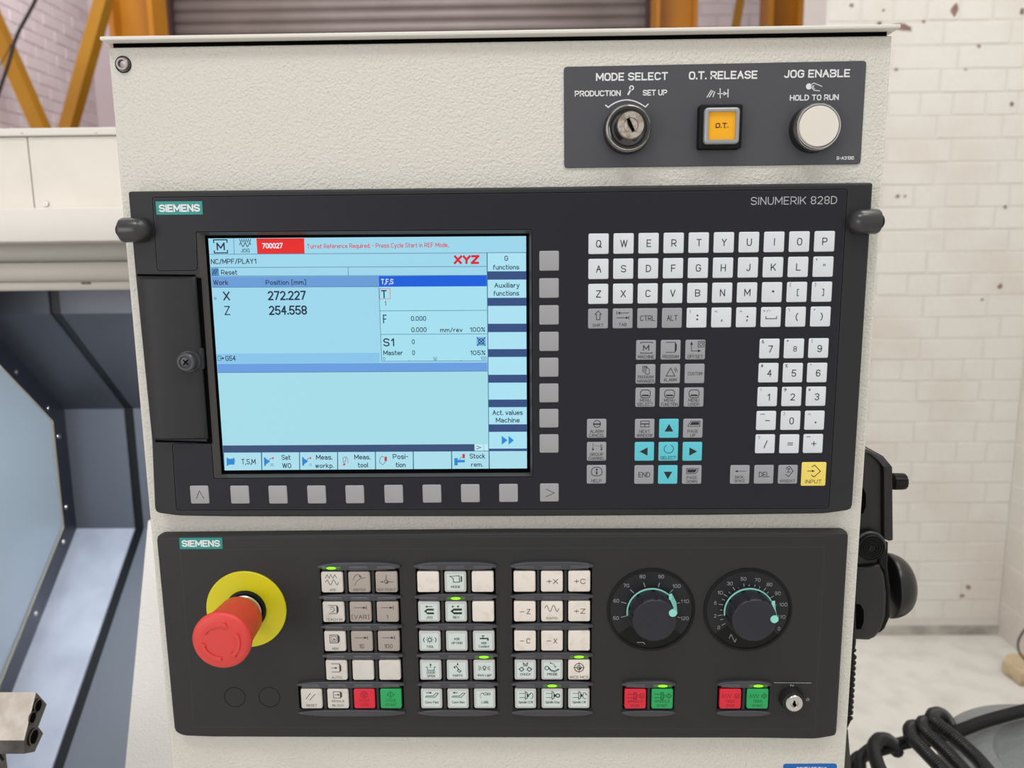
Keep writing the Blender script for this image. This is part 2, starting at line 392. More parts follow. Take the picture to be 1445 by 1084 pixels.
def brick_mesh(name, L_, H_, m, D=10, axis='y'):
    b = BM()
    if axis == 'y': box(b, -L_ / 2, L_ / 2, 0, D, -H_ / 2, H_ / 2)
    else: box(b, 0, D, -L_ / 2, L_ / 2, -H_ / 2, H_ / 2)
    es = [e for e in b.edges]; bmesh.ops.bevel(b, geom=es, offset=2.4, segments=1, affect='EDGES')
    return mesh_from(b, name, m)
# right wall, courses read off the photograph (75 mm), bricks proud of the joints
z_ref = U(1330, 64, WR)[1]
S_, Hd = brick_mesh('brick', 211, 70, M['wallw']), brick_mesh('brick', 100, 70, M['wallw'])
rest = BM()
k0 = int((-EYE - z_ref) / 75) - 1
for k in range(k0, 26):
    zc = z_ref + 75 * k + 37.5
    if zc - 33 < -EYE + 30 or zc > 2400: continue
    x = XR0 + (4 if k % 2 else -50); stretch = k % 4 != 1
    while x < XR1 - 12:
        L_ = 215 if stretch else 104
        a, c = max(x + 4, XR0), min(x + L_ + 4 - 4, XR1 - 1)
        if c - a > 25:
            xc = (a + c) / 2; d = Vector((xc, WR + DIST, zc)); wz = d.dot(FWD); pu = 722.5 + FPX * d.dot(RGT) / wz; pv = 542 - FPX * d.dot(UPV) / wz
            jit = random.uniform(-1.2, 1.2)
            full = abs((c - a) - (L_ - 6)) < 8
            if pu > 1165 and pv > -60 and pv < 930 and (pv < 60 or pu > 1190):
                if full: o = inst('brick', S_ if stretch else Hd, (xc, WR - 1.6 + jit * .5, zc + random.uniform(-1.5, 1.5)), wr)
                else:
                    bb = BM(); box(bb, a, c, WR - 1.6, WR + 7, zc - 35, zc + 35); bmesh.ops.bevel(bb, geom=list(bb.edges), offset=2, segments=1, affect='EDGES'); o = obj('brick', bb, M['wallw'], wr)
                o.rotation_euler = (random.uniform(-.02, .02), random.uniform(-.012, .012), random.uniform(-.008, .008))
            else: box(rest, a, c, WR - 1.6 + jit * .5, WR + 5, zc - 33, zc + 33)
        x += L_ + 4
obj('brickwork', rest, M['wallw'], wr, kind='stuff')
# bare patches where the paint has come off
for (px, py, rw, rh, ang) in ((1272, 38, 15, 4.5, .2), (1348, 14, 5, 8, .3), (1241, 33, 3, 3, 0), (1202, 7, 3, 2, 0), (1443, 16, 3, 4, 0), (1267, 277, 3, 2.2, 0), (1277, 277, 2, 1.6, 0), (1382, 65, 2.2, 2, 0), (1428, 147, 3, 3, 0), (1419, 292, 2.2, 2.4, 0), (1411, 404, 3.4, 3.4, 0), (1386, 423, 2.6, 1.6, 0), (1363, 98, 2, 1, 0), (1304, 30, 2.6, 1.4, 0), (1265, 98, 2, 2, 0), (1367, 829, 4, 3, .5), (1358, 841, 3, 2.4, 0), (1247, 14, 2, 1.4, 0)):
    bb = BM(); c = U(px, py, WR - 3); k = (WR + DIST) / FPX; pts = []
    for i in range(14):
        a = 2 * PI * i / 14; q = random.uniform(.7, 1.15); u, v = rw * q * math.cos(a), rh * q * math.sin(a)
        pts.append((c[0] + k * (u * math.cos(-ang) - v * math.sin(-ang)), c[1] + k * (u * math.sin(-ang) + v * math.cos(-ang))))
    plate(bb, pts, WR - 3.4, WR - 1.0); obj('paint_chip', bb, M['chip'], wr)
# side wall courses
sm = brick_mesh('brick', 209, 67, M['wallw'], axis='x')
rest = BM()
for k in range(k0, 26):
    zc = z_ref + 75 * k + 37.5
    if zc - 33 < -EYE + 4: continue
    y = WR - 4 - (0 if k % 2 else 107)
    while y > 1000:
        d = Vector((XR1, y - 107 + DIST, zc)); wz = d.dot(FWD); pu = 722.5 + FPX * d.dot(RGT) / wz; pv = 542 - FPX * d.dot(UPV) / wz
        if pu < 1500 and -40 < pv < 960: inst('brick', sm, (XR1 - 1.4, y - 107, zc), ws)
        else: box(rest, XR1 - 1.4, XR1 + 4, y - 212, y - 4, zc - 33, zc + 33)
        y -= 219
obj('brickwork', rest, M['wallw'], ws, kind='stuff')
# left wall
lm = brick_mesh('brick', 209, 67, M['wallp'], axis='x'); rest = BM()
for k in range(-18, 44):
    zc = 75 * k + 20
    y = WB - 110 - (0 if k % 2 else 110)
    while y > 500:
        d = Vector((WL, y + DIST, zc)); wz = d.dot(FWD); pu = 722.5 + FPX * d.dot(RGT) / wz; pv = 542 - FPX * d.dot(UPV) / wz
        if -20 < pu < 165 and -20 < pv < 195: inst('brick', lm, (WL - 6 + random.uniform(-1.5, 1.5), y, zc), wl)
        else: box(rest, WL - 1, WL + 4, y - 104, y + 104, zc - 33, zc + 33)
        y -= 219
obj('brickwork', rest, M['wallp'], wl, kind='stuff')
# back wall beyond the steelwork, right of the shutter
XD0 = U(240, 10, 5000)[0]; XD1 = U(916, 10, 5000)[0]
bk = brick_mesh('brick', 209, 67, M['wallp']); rest = BM()
for k in range(-18, 44):
    zc = 75 * k + 20; x = XD1 + 150 - (0 if k % 2 else 110)
    while x < 2500:
        d = Vector((x, WB + DIST, zc)); wz = d.dot(FWD); pu = 722.5 + FPX * d.dot(RGT) / wz; pv = 542 - FPX * d.dot(UPV) / wz
        if 970 < pu < 1140 and -20 < pv < 60: inst('brick', bk, (x, WB - 4 + random.uniform(-1, 1), zc), wb)
        else: box(rest, x - 104, x + 104, WB - 3, WB + 4, zc - 33, zc + 33)
        x += 219
obj('brickwork', rest, M['wallp'], wb, kind='stuff')

# roller shutter
SY = 5000.0
door = empty('door_1', ((XD0 + XD1) / 2, SY, -EYE), kind='structure')
sl = BM()
P_ = [(0, 0), (-9, 8), (-15, 22), (-16, 38), (-12, 54), (-4, 66), (0, 75)]
for (a, c) in zip(P_, P_[1:]):
    vs = [sl.verts.new(v) for v in ((XD0, a[0], a[1]), (XD1, a[0], a[1]), (XD1, c[0], c[1]), (XD0, c[0], c[1]))]; sl.faces.new(vs)
    vs2 = [sl.verts.new(v) for v in ((XD0, a[0] + 4, a[1]), (XD1, a[0] + 4, a[1]), (XD1, c[0] + 4, c[1]), (XD0, c[0] + 4, c[1]))]; sl.faces.new(vs2[::-1])
M['shut'] = mat('brown_grey_shutter', (118, 107, 102), .42, .15, var=(2.2, (104, 93, 87), .4, .7))
sm_ = mesh_from(sl, 'slat', M['shut'], ((XD0 + XD1) / 2, 0, 0), 60)
for k in range(0, 48): inst('slat', sm_, ((XD0 + XD1) / 2, SY, -EYE + 75 * k), door)
M['rust'] = mat('dark_red_brown_steel', (62, 36, 34), .6)
for (a, c) in ((U(233, 10, SY)[0], U(246, 10, SY)[0]), (U(910, 10, SY)[0], U(925, 10, SY)[0])):
    b = BM(); box(b, a, c, SY - 60, SY + 20, -EYE, 2250, 3); obj('guide_rail', b, M['rust'], door)
b = BM(); box(b, XD0 - 60, XD1 + 60, SY - 260, SY + 60, 2200, 2600, 6); obj('shutter_box', b, M['rust'], door)
b = BM(); a, c = U(214, 10, SY - 20)[0], U(236, 10, SY - 20)[0]; box(b, a, c, SY - 50, SY - 10, -EYE, 3000, 3)
obj('trim_1', b, mat('weathered_post', (150, 132, 126), .7, var=(4, (110, 96, 92), .4, .6)), kind='structure')

# yellow steelwork
M['yst'] = mat('ochre_steel_paint', (178, 116, 2), .5, var=(2.5, (160, 98, 2), .4, .7))
M['brace'] = mat('amber_brace_paint', (158, 110, 1), .5, var=(2.5, (140, 94, 1), .4, .7))
def ibeam(name, x0, x1, y0, y1, lab, fl=12):
    o = empty(name, ((x0 + x1) / 2, (y0 + y1) / 2, -EYE), label=lab, cat='steel column', group='ochre steel columns')
    for (a, c) in ((x0, x0 + fl), (x1 - fl, x1)):
        b = BM(); box(b, a, c, y0, y1, -EYE, 3200, 1.5); obj('flange', b, M['yst'], o)
    b = BM(); box(b, x0 + fl, x1 - fl, (y0 + y1) / 2 - 5, (y0 + y1) / 2 + 5, -EYE, 3200); obj('web', b, M['yst'], o)
    b = BM(); box(b, x0 - 30, x1 + 30, y0 - 30, y1 + 30, -EYE, -EYE + 15, 2); obj('base_plate', b, M['yst'], o)
    return o
ibeam('steel_column', U(152, 20, 4300)[0], U(215, 20, 4300)[0], 4300, 4500, 'thick ochre yellow steel column left of the brown roller shutter', 30)
ibeam('steel_column', U(926, 20, 4300)[0], U(985, 20, 4300)[0], 4300, 4500, 'ochre yellow steel column standing against the right edge of the roller shutter', 24)
ibeam('steel_column', U(1085, 20, 4500)[0], U(1134, 20, 4500)[0], 4500, 4700, 'ochre yellow steel column beside the white brick pier, rightmost of the steel columns', 30)
def brace2(p0, p1, wpx, y, lab, top, bot):
    a, c = PY(p0[0], p0[1], y), PY(p1[0], p1[1], y); d = (c - a).normalized()
    A = a + d * ((top - a.z) / d.z); Bq = a + d * ((bot - a.z) / d.z)
    if A.x < WL + 60: A = a + d * ((WL + 60 - a.x) / d.x)
    n = Vector((-d.z, 0, d.x)); wd = wpx * (y + DIST) / FPX; o = empty('steel_brace', (A + Bq) / 2, label=lab, cat='steel brace', group='ochre steel braces')
    for nm, (u0, u1, v0, v1) in (('face_leg', (-wd / 2, wd / 2, 0, 9)), ('side_leg', (wd / 2 - 9, wd / 2, 9, 80))):
        b = BM(); vs = []
        for P in (A, Bq):
            for (u, v) in ((u0, v0), (u1, v0), (u1, v1), (u0, v1)): vs.append(b.verts.new(P + n * u + Vector((0, v, 0))))
        for q in ((0, 1, 2, 3), (7, 6, 5, 4), (0, 4, 5, 1), (1, 5, 6, 2), (2, 6, 7, 3), (3, 7, 4, 0)): b.faces.new([vs[i] for i in q])
        bmesh.ops.recalc_face_normals(b, faces=b.faces); obj(nm, b, M['brace'], o)
BY = 3900.0
zb = PY(66, 200, BY).z
# the two left braces meet at a gusset below the machine's top edge
brace2((0, 62), (52, 180), 18, BY, 'ochre steel brace running up to the left edge of the picture', zb + 3000, zb - 58)
brace2((140, 0), (90, 180), 16, BY, 'ochre steel brace leaning towards the column left of the shutter', 2400, zb - 58)
b = BM(); box(b, PY(30, 215, BY).x, PY(120, 215, BY).x, BY + 10, BY + 30, zb - 300, zb - 62, 3)
g = obj('steel_post', b, M['yst'], label='ochre steel post under the two crossing braces, hidden behind the machine', cat='steel post')
b = BM(); box(b, PY(60, 215, BY).x, PY(90, 215, BY).x, BY + 10, BY + 90, -EYE, zb - 300, 3); obj('post_leg', b, M['yst'], g)
brace2((1045, 0), (1038, 40), 11, 4600, 'thin ochre steel brace between the two right-hand columns', 2400, -EYE + 900)
# hanging cable top left
b = BM(); pts = [PY(x, y, 3300) for x, y in ((200, -520), (150, -330), (75, -60), (50, 0), (24, 50), (12, 90), (0, 126), (-20, 190), (-40, 300))]
tube(b, catmull(pts, 8), 8, 8)
pts = [PY(x, y, 3290) for x, y in ((16, 62), (8, 78), (2, 88), (-8, 100))]; tube(b, catmull(pts, 6), 2.5, 6)
obj('hanging_cable', b, M['black2'], smooth=60, label='black cable hanging across the ochre braces at top left', cat='cable')
# ================================================================= lathe behind the panel
M['navy'] = mat('dark_blue_grey_sheet', (88, 90, 97), .38, .6, bump=(30, .05, .002))
M['navy2'] = mat('way_cover_sheen', (206, 212, 226), .36, .4, bump=(20, .05, .002), var=(14, (190, 196, 212), .4, .7))  # pale colour paints in the work light's sheen on the lower sheet
M['bglass'] = mat('blue_grey_end_panel', (150, 162, 172), .4, .1)
M['edge'] = mat('panel_edge_ivory', (176, 172, 150), .5)
M['gap'] = mat('black_rubber_channel', (12, 13, 16), .35)
M['dsteel'] = mat('dark_oiled_steel', (96, 92, 88), .32, .9, var=(60, (66, 62, 60), .4, .7))
M['msteel'] = mat('machined_steel', (214, 206, 194), .3, .6, var=(80, (192, 182, 168), .4, .7))
M['rail'] = mat('grey_cream_rail', (196, 192, 182), .4, .1)
M['vsheet'] = mat('grey_steel_sheet', (122, 126, 136), .38, .6)
lathe_ = empty('lathe', (-700, 800, -EYE), label='cream enclosed metal lathe with dark steel interior left behind the control panels', cat='machine')
XL, XH = -1700.0, -262.0
BF = 480.0                                # front of the head beam
def zpy(px, py, y): return PY(px, py, y).z
z1, z2, z3 = zpy(80, 293, BF), zpy(80, 299, BF), zpy(80, 341, BF)
b = BM(); box(b, XL, XH + 60, BF, BF + 90, z3, z1, 2.2); obj('head_beam', b, M['cream2'], lathe_, smooth=40)
CY = BF + 30
cz0, cz1, cz2 = zpy(80, 300, CY), zpy(80, 193, CY), zpy(80, 181, CY)
sx = PY(43, 240, CY).x
cov = BM(); box(cov, XL, sx - .8, CY, CY + 8, cz0, cz1, .6); obj('cover_panel', cov, M['creamt'], lathe_)
cov = BM(); box(cov, sx + .8, XH + 60, CY, CY + 8, cz0, cz1, .6); obj('cover_panel', cov, M['creamt'], lathe_)
b = BM(); box(b, XL, XH + 60, CY - 4, CY + 60, cz1 + 1, cz2, 1.5); obj('top_rail', b, M['cream2'], lathe_)
b = BM(); box(b, sx - 10, sx + 60, CY + 10, CY + 55, cz0, cz1 + 1); obj('inner_frame', b, M['rail'], lathe_)
def screw(c, r, axis, parent, m=None, name='screw', n=16, dirn=-1):
    b = BM(); lathe(b, c, [(r, 0), (r, dirn * r * .5), (r * .75, dirn * r * .8), (r * .42, dirn * r * .8), (r * .38, dirn * r * .3)], axis, n); return obj(name, b, m or M['steel'], parent, smooth=35)
for px, py in ((66, 288),): screw(PY(px, py, CY), 3.4, 'y', lathe_)
for px, py in ((31, 187), (136, 187)): screw(PY(px, py, CY - 4), 1.6, 'y', lathe_, M['cream2'])
# stepped door rail behind the beam
RY = 620.0
for (ya, yb_, yy, d, nm) in ((338, 370, RY, 60, 'door_rail'), (370, 399, RY - 14, 70, 'door_rail'), (398, 410, RY - 24, 90, 'door_rail')):
    b = BM(); box(b, XL, XH + 40, yy, yy + d, zpy(80, yb_, yy), zpy(80, ya, yy), 1.5); obj(nm, b, M['rail'], lathe_, smooth=40)
b = BM(); box(b, PY(120, 399, RY - 16).x, PY(132, 399, RY - 16).x, RY - 26.5, RY - 20, zpy(126, 401, RY - 16), zpy(126, 398, RY - 16), .5); obj('rust_mark', b, M['chip'], lathe_)
# interior
x1 = PY(96.5, 665, 1000).x; x2 = PY(180, 660, 1000).x; CH = 20.0
A0, A_, B_, C_, D_ = (PX(*p, x2) for p in ((70, 400), (70, 443), (174, 577), (189, 746), (73, 1084)))
def at_x(p, x): return Vector((x, p.y, p.z))
A0.y = A_.y
C_.y = B_.y
Dn = C_ + (D_ - C_) * 1.9; D_ = Dn
def sheets(xa, xb, off, m1, m2, name):
    prof = [A0 + Vector((0, 0, 60)), A_, B_, C_, D_]
    for i, (p, q) in enumerate(zip(prof, prof[1:])):
        b = BM(); slab(b, [Vector((xa, p.y + off, p.z)), Vector((xb, p.y + off, p.z)), Vector((xb, q.y + off, q.z)), Vector((xa, q.y + off, q.z))], 4)
        obj(name, b, m2 if i == 3 else (M['vsheet'] if i == 2 and name != 'channel' else m1), lathe_)
sheets(x1, x2, 0, M['navy'], M['navy2'], 'guard_sheet')
sheets(x2 - 2, x2 + CH + 2, 5, M['gap'], M['gap'], 'channel')
sheets(x2 + CH, XH + 60, 0, M['navy'], mat('dull_way_cover', (120, 126, 136), .5, .5), 'guard_sheet')
# bolted flange along the end panel
FW = 17.0
fprof = [A_ + (A_ - B_) * 1.2, B_, C_, D_]
fprof = [Vector((0, p.y, p.z)) for p in fprof]
q0, q1, q2, q3 = PX(0, 517, x1), PX(73, 594, x1), PX(89, 744, x1), PX(0, 964, x1)
u0 = q1 + (q0 - q1) * 3; u3 = q2 + (q3 - q2) * 2.4
b = BM(); slab(b, [at_x(u0, x1 - 2), at_x(q1, x1 - 2), at_x(q2, x1 - 2), at_x(u3, x1 - 2)], 4)
ep = obj('end_panel', b, M['bglass'], lathe_)
b = BM(); tube(b, [at_x(p, x1 + 1.2) for p in (u0, q1, q2, u3)], .9, 6); obj('panel_edge', b, M['edge'], ep)
# flange: band between the panel's edge and the sheets
outp = [A_ + (A_ - B_) * 1.0, B_, C_, D_]
for (p, q, s, t) in ((u0, q1, outp[0], outp[1]), (q1, q2, outp[1], outp[2]), (q2, u3, outp[2], outp[3])):
    b = BM(); vs = [at_x(p, x1), at_x(q, x1), at_x(t, x1), at_x(s, x1)]
    slab(b, vs, 2); obj('flange', b, mat('black_blue_flange', (40, 42, 52), .4, .4), lathe_)
for px, py in ((22, 525), (67, 576), (82, 616), (92, 716), (88, 765), (49, 866)):
    c = PX(px, py, x1); screw(c, 4.6, 'x', lathe_, dirn=1)
# front guard strip (cream) between the opening and the control cabinet
GY = 322.0
g = [PY(209, 735, GY), PY(176, 1090, GY - 66)]; g.append(g[1] + (g[1] - g[0]) * .3)
b = BM(); slab(b, [g[0], g[1], g[2], Vector((XH + 90, g[2].y, g[2].z)), Vector((XH + 90, GY, g[0].z))], 6); obj('front_guard', b, mat('guard_paint_lit', (244, 243, 238), .45, bump=(600, 1.0, .0009, 1.2, .3)), lathe_)  # cabinet cream painted paler and slab tilted to stand for light on it
# base and back of the machine
b = BM(); box(b, XL, XH + 80, 340, 1250, -EYE, -1180, 6); obj('base', b, M['cream2'], lathe_)
b = BM(); box(b, XL, XH + 60, 1060, 1250, -1182, cz2 - 5, 4); obj('back_cover', b, M['cream2'], lathe_)
b = BM(); box(b, XL - 40, XL, 440, 1250, -EYE, cz2, 4); obj('end_cover', b, M['cream2'], lathe_)
b = BM(); box(b, XL, XH + 60, CY + 60, 1060, cz1 - 2, cz2 - 6, 1); obj('roof_cover', b, M['cream2'], lathe_)
b = BM(); box(b, XL, XH + 80, 334, 348, -1182, -760, 2); obj('front_apron', b, M['cream2'], lathe_)
area('machine_work_light', (-0.46, 0.66, EYE / 1000 - .16), (-0.85, 0.93, EYE / 1000 - .50), .06, .12, 2.0, (.90, .95, 1.0)).data.spread = math.radians(130)
b = BM(); box(b, -470, -420, 600, 700, -140, -120, 3); obj('work_light', b, M['cream2'], lathe_)
# turret tool holder
XT = PX(50, 1000, -420).x
th = empty('tool_holder', (-500, 640, -760), label='machined steel tool holder block with round holes inside the lathe', cat='tool holder')
E_ = [PX(*p, XT) for p in ((51, 977), (66, 994), (53, 1027), (61, 1035), (49, 1061), (35, 1065), (32, 1046), (46, 1019), (33, 1018))]
E_ = [PX(*p, XT) for p in ((51, 977), (66, 994), (54, 1026), (61, 1035), (49, 1061), (34, 1064), (34, 1045))]
b = BM()
a = [b.verts.new(p) for p in E_]; c = [b.verts.new(p + Vector((-46, 0, 0))) for p in E_]; n = len(a)
b.faces.new(a); b.faces.new(c[::-1])
for i in range(n):
    f = b.faces.new((a[i], a[(i + 1) % n], c[(i + 1) % n], c[i])); f.material_index = 1 if i == n - 1 else 0
bmesh.ops.recalc_face_normals(b, faces=b.faces); obj('block', b, [M['dsteel'], M['msteel']], th)
for (px, py, r) in ((53.5, 996, 6), (45.5, 1013, 5.4), (47.5, 1040, 7.2)):
    c = PX(px, py, XT + .3); b = BM(); lathe(b, c, [(r, 0), (r, .8), (r * .8, .8), (r * .76, -.0)], 'x', 20); obj('clamp_screw' if py < 1030 else 'bore', b, M['dsteel'] if py < 1030 else M['dsteel'], th, smooth=40)
    b = BM(); lathe(b, c, [(r * .76, .2), (r * .5, .25)], 'x', 20); obj('socket', b, M['hole'], th)
p = E_[0]
b = BM(); slab(b, [p + Vector((-47, -2, 2)), p + Vector((-110, -2, 8)), E_[6] + Vector((-110, 0, -4)), E_[6] + Vector((-47, 0, 0))], -30); obj('wedge_block', b, M['dsteel'], th)
b = BM(); z0 = E_[5].z; box(b, XT - 74, XT - 34, E_[5].y + 4, E_[5].y + 26, z0 - 60, z0 + 2, 2); obj('holder_body', b, M['dsteel'], th)
b = BM(); box(b, XT - 260, XT - 60, E_[5].y - 30, E_[5].y + 60, z0 - 130, z0 - 60, 4); obj('carriage', b, M['dsteel'], th)
b = BM(); box(b, XT - 300, XT - 50, E_[5].y - 20, E_[5].y + 100, -1180, z0 - 130.5, 6); obj('machine_bed', b, M['cream2'], lathe_)
b = BM(); lathe(b, (XT - 26, E_[5].y + 4, z0 - 8), [(6, 0), (6, -3), (4, -3), (3.6, -1)], 'y', 6); obj('clamp_screw', b, M['dsteel'], th)

# ================================================================= control cabinet
p0, p1 = U(150, 66, FY), U(1255, 50, FY)
CL = sum(U(x, y, FY)[0] for x, y in ((150, 62), (208, 700), (243, 1084))) / 3
CR = sum(U(x, y, FY)[0] for x, y in ((1256, 50), (1218, 700), (1196, 1084))) / 3
CT = (p0[1] + p1[1]) / 2
cab = empty('control_cabinet', (0, 100, -EYE), label='tall cream textured control cabinet carrying the black panels', cat='cabinet')
b = BM(); plate(b, [(CL, -EYE + 60), (CR, -EYE + 60), (CR, CT), (CL, CT)], FY, FY + 190, 2.2, rows=3); obj('body', b, M['cream'], cab, smooth=40)
b = BM(); box(b, CL + 15, CR - 15, FY + 20, FY + 180, -EYE, -EYE + 60); obj('plinth', b, M['black2'], cab)
lz0, lz1 = CT + 2.6, CT + 5.0
b = BM(); box(b, CL - 1.5, CR + 2, FY - 6, FY + 195, lz0, lz1, .7); obj('lid', b, M['cream2'], cab, smooth=40)
b = BM(); box(b, CL + 3, CR - 3, FY + 2, FY + 188, CT - .5, lz0 + .2); obj('shadow_gap', b, M['hole'], cab)  # near-black filler painting the shadow in the gap under the lid
c = U(174, 91, FY)
b = BM(); lathe(b, (c[0], FY, c[1]), [(5.4, .2), (5.2, -.6), (4.6, -.6), (4.5, .1)], 'y', 28); obj('screw_collar', b, M['black'], cab, smooth=40)
b = BM(); lathe(b, (c[0], FY - .2, c[1]), [(4.1, 0), (4.1, -1.4), (3.6, -1.9), (2.6, -1.9), (2.2, -.4), (.4, -.3)], 'y', 28, mod=lambda a, t: 1.0 if t != -.4 else 1 + .08 * math.cos(6 * a)); obj('corner_screw', b, mat('dull_screw_steel', (150, 142, 140), .3, 1.0), cab, smooth=35, label='chrome socket screw')
b = BM(); plate(b, round_poly(UU([(1105, 1078), (1181, 1077.5), (1180, 1125), (1106, 1125)], FY), 2.2), FY - .15, FY + .1); stk = obj('sticker', b, M['blue'], cab, label='blue label with white lettering')
b = BM(); ptext(b, 'CONTACT TAG', 1123, 1167, 1087, 9, FY - .2, .02); obj('lettering', b, M['white'], stk)

# ================================================================= handwheel unit on the right side
HY = 60.0
hw = empty('handwheel_unit', (CR + 20, HY + 30, PY(1225, 900, HY).z), label='black handheld jog unit with dome wheel hooked to the cabinet side', cat='handwheel')
def hp(pts, y=HY): return [U(a, c, y) for a, c in pts]
xin = CR + .5
def close_in(pts): return [(max(x, xin), z) for x, z in pts]
up = hp([(1210, 633), (1222, 634), (1236, 642), (1246, 657), (1247, 762), (1240, 800), (1200, 800)]); b = BM()
plate(b, close_in(up), HY, HY + 82, 2.5, rows=3); obj('upper_body', b, M['black2'], hw, smooth=40)
b = BM(); plate(b, hp([(1246.5, 644), (1259, 659), (1260, 762), (1255, 763.5), (1247, 761)], HY - 2), HY - 3, HY + 86, 1.2, rows=2); obj('front_cover', b, M['black2'], hw, smooth=40)
b = BM(); pts = hp([(1213, 633), (1224, 634), (1238, 641), (1248, 646), (1258, 660), (1246.5, 659), (1238, 649), (1228, 641), (1213, 637)], HY - 2); plate(b, pts, HY - 3, HY + 84, .6); obj('top_rim', b, M['barm'], hw, smooth=40)
lo = hp([(1203, 798), (1240, 794), (1247, 810), (1250, 835), (1249, 868), (1243, 886), (1233, 898), (1224, 902), (1200, 901)]); b = BM()
plate(b, close_in(lo), HY - 4, HY + 82, 4, rows=3); obj('lower_body', b, M['black2'], hw, smooth=40)
b = BM(); lo2 = hp([(1241, 760), (1252, 765), (1251, 800), (1255, 830), (1255, 868), (1247, 886), (1240, 892), (1249, 868), (1250, 835), (1246, 805), (1239, 796)], HY); plate(b, lo2, HY - 2, HY + 84, .8); obj('wheel_flange', b, M['black'], hw, smooth=40)
c = U(1230.5, 774, HY - 8)
b = BM(); prof = [(10.6, 8), (10.6, 1), (10, 0)]
for r in (8.4, 6.6, 4.8, 3.0): prof += [(r + .8, 0), (r + .5, .7), (r, .7), (r - .3, 0)]
prof += [(1.2, 0), (.2, -.2)]
lathe(b, (c[0], HY - 8, c[1]), prof, 'y', 36); obj('ring_button', b, M['black'], hw, smooth=30)
b = BM(); a = [(c[0] + 11 * math.cos(math.radians(t)), HY - 4, c[1] + 11 * math.sin(math.radians(t))) for t in range(-10, 160, 10)]; tube(b, a, 1.5, 8); obj('strap', b, M['barm'], hw, smooth=60)
c = PY(1259, 679.5, HY + 30); hx = PY(1258, 679, HY + 30).x
b = BM(); lathe(b, (hx, HY + 30, c.z), [(5.6, 0), (6.6, 1), (6.4, 9), (5.8, 11), (2, 11.4)], 'x', 48, mod=lambda a, t: 1 + .05 * math.cos(12 * a)); obj('selector_knob', b, M['black'], hw, smooth=40)
c = PY(1252, 826, HY + 32); 
b = BM(); R0 = 26.5; prof = [(R0 * .96, 0)] + [(R0 * math.cos(a) ** .7 if a < 1.5 else 1.0, 1 + 19.5 * math.sin(a)) for a in [i * PI / 2 / 12 for i in range(13)]]
lathe(b, (PY(1250, 826, HY + 32).x, HY + 32, c.z), prof, 'x', 48); obj('dome_wheel', b, mat('black_gloss_wheel', (26, 26, 28), .3), hw, smooth=60, label='rounded black dome wheel')
for (px0, py0, px1, py1) in ((1209, 686, 1218, 722), (1205, 850, 1215, 884)):
    pp = close_in(hp([(px0, py0), (px1 - 4, py0), (px1, py0 + 8), (px1, py1 - 10), (px1 - 4, py1), (px0, py1)], HY)); b = BM(); plate(b, pp, HY - 5, HY + 1); obj('side_button', b, M['hole'], hw)
b = BM(); zt = PY(1200, 900, HY + 20).z; zb_ = PY(1200, 1032, HY + 20).z; xt = PY(1202, 903, HY + 20).x; xb = PY(1194.5, 1030, HY + 20).x; P = []
turns = 12
P = [Vector((xt + 2, HY + 25, zt + 14)), Vector((xt, HY + 25, zt - 8))]
N_ = turns * 14
for i in range(N_ + 1):
    t = i / N_; a = 2 * PI * turns * t; cx_ = xt + (xb - xt) * (.12 + .75 * t); P.append(Vector((cx_ + 5.0 * math.cos(a) - .2, HY + 25 + 5.0 * math.sin(a), zt - 14 + (zb_ - zt + 24) * t)))
P.append(Vector((xb, HY + 25, zb_ - 2)))
tube(b, P, 1.9, 6); obj('coiled_cord', b, M['black'], hw, smooth=60)
b = BM(); lathe(b, (xt + 1, HY + 25, zt - 16), [(3.6, 0), (4.4, 8), (4.6, 22), (4.0, 30)], 'z', 20); obj('cord_gland', b, M['black'], hw, smooth=40)
# tapering dark support behind the cabinet's lower right edge
b = BM(); q = [PY(1196.5, 1030, 150), PY(1188, 1084, 150), PY(1201, 1084, 150)]; ap = q[0]; L2 = ap + (q[2] - ap) * 14; L1 = Vector((CR - 60, 150, L2.z))
slab(b, [Vector((ap.x, 150, ap.z)), Vector((CR - 60, 150, ap.z)), L1, L2], -30); obj('rear_bracket', b, mat('dark_olive_bracket', (62, 60, 54), .6), cab)

# ================================================================= grey drum, hose, block
M['dr'] = mat('grey_textured_plastic', (116, 120, 120), .3, bump=(220, .8, .002, 2))
TZ = -640.0
dc = PZ(1545, 1100, TZ)
drum = empty('grey_drum', (dc.x, dc.y, -EYE), label='grey plastic drum with stepped lid under the ribbed hose', cat='drum')
R1 = (PZ(1334, 1016, TZ) - dc).length
b = BM(); lathe(b, (dc.x, dc.y, TZ), [(R1 - 30, -740), (R1 - 10, -500), (R1 - 8, -40), (R1 - 4, -34)], 'z', 64); obj('barrel', b, M['dr'], drum, smooth=50)
b = BM(); lathe(b, (dc.x, dc.y, TZ), [(R1 - 2, -34), (R1, -12), (R1 - 4, -2), (R1 - 14, 3), (R1 - 50, 14), (R1 - 62, 12), (R1 - 66, 2), (R1 - 74, -2), (R1 - 110, 8), (60, 20), (3, 22)], 'z', 72); obj('lid', b, M['dr'], drum, smooth=50)
M['hose'] = mat('black_ribbed_conduit', (30, 30, 31), .32)
hose = empty('ribbed_hose', PY(1320, 1040, 470), label='coil of black ribbed conduit lying over the grey drum', cat='hose')
def hs(pts, ys, r, name='hose_run'):
    P = [PY(a, c, y) for (a, c), y in zip(pts, ys)]; P = resample(catmull(P, 14), .78); b = BM(); tube(b, P, r, 10, ribs=.42); obj(name, b, M['hose'], hose, smooth=40)
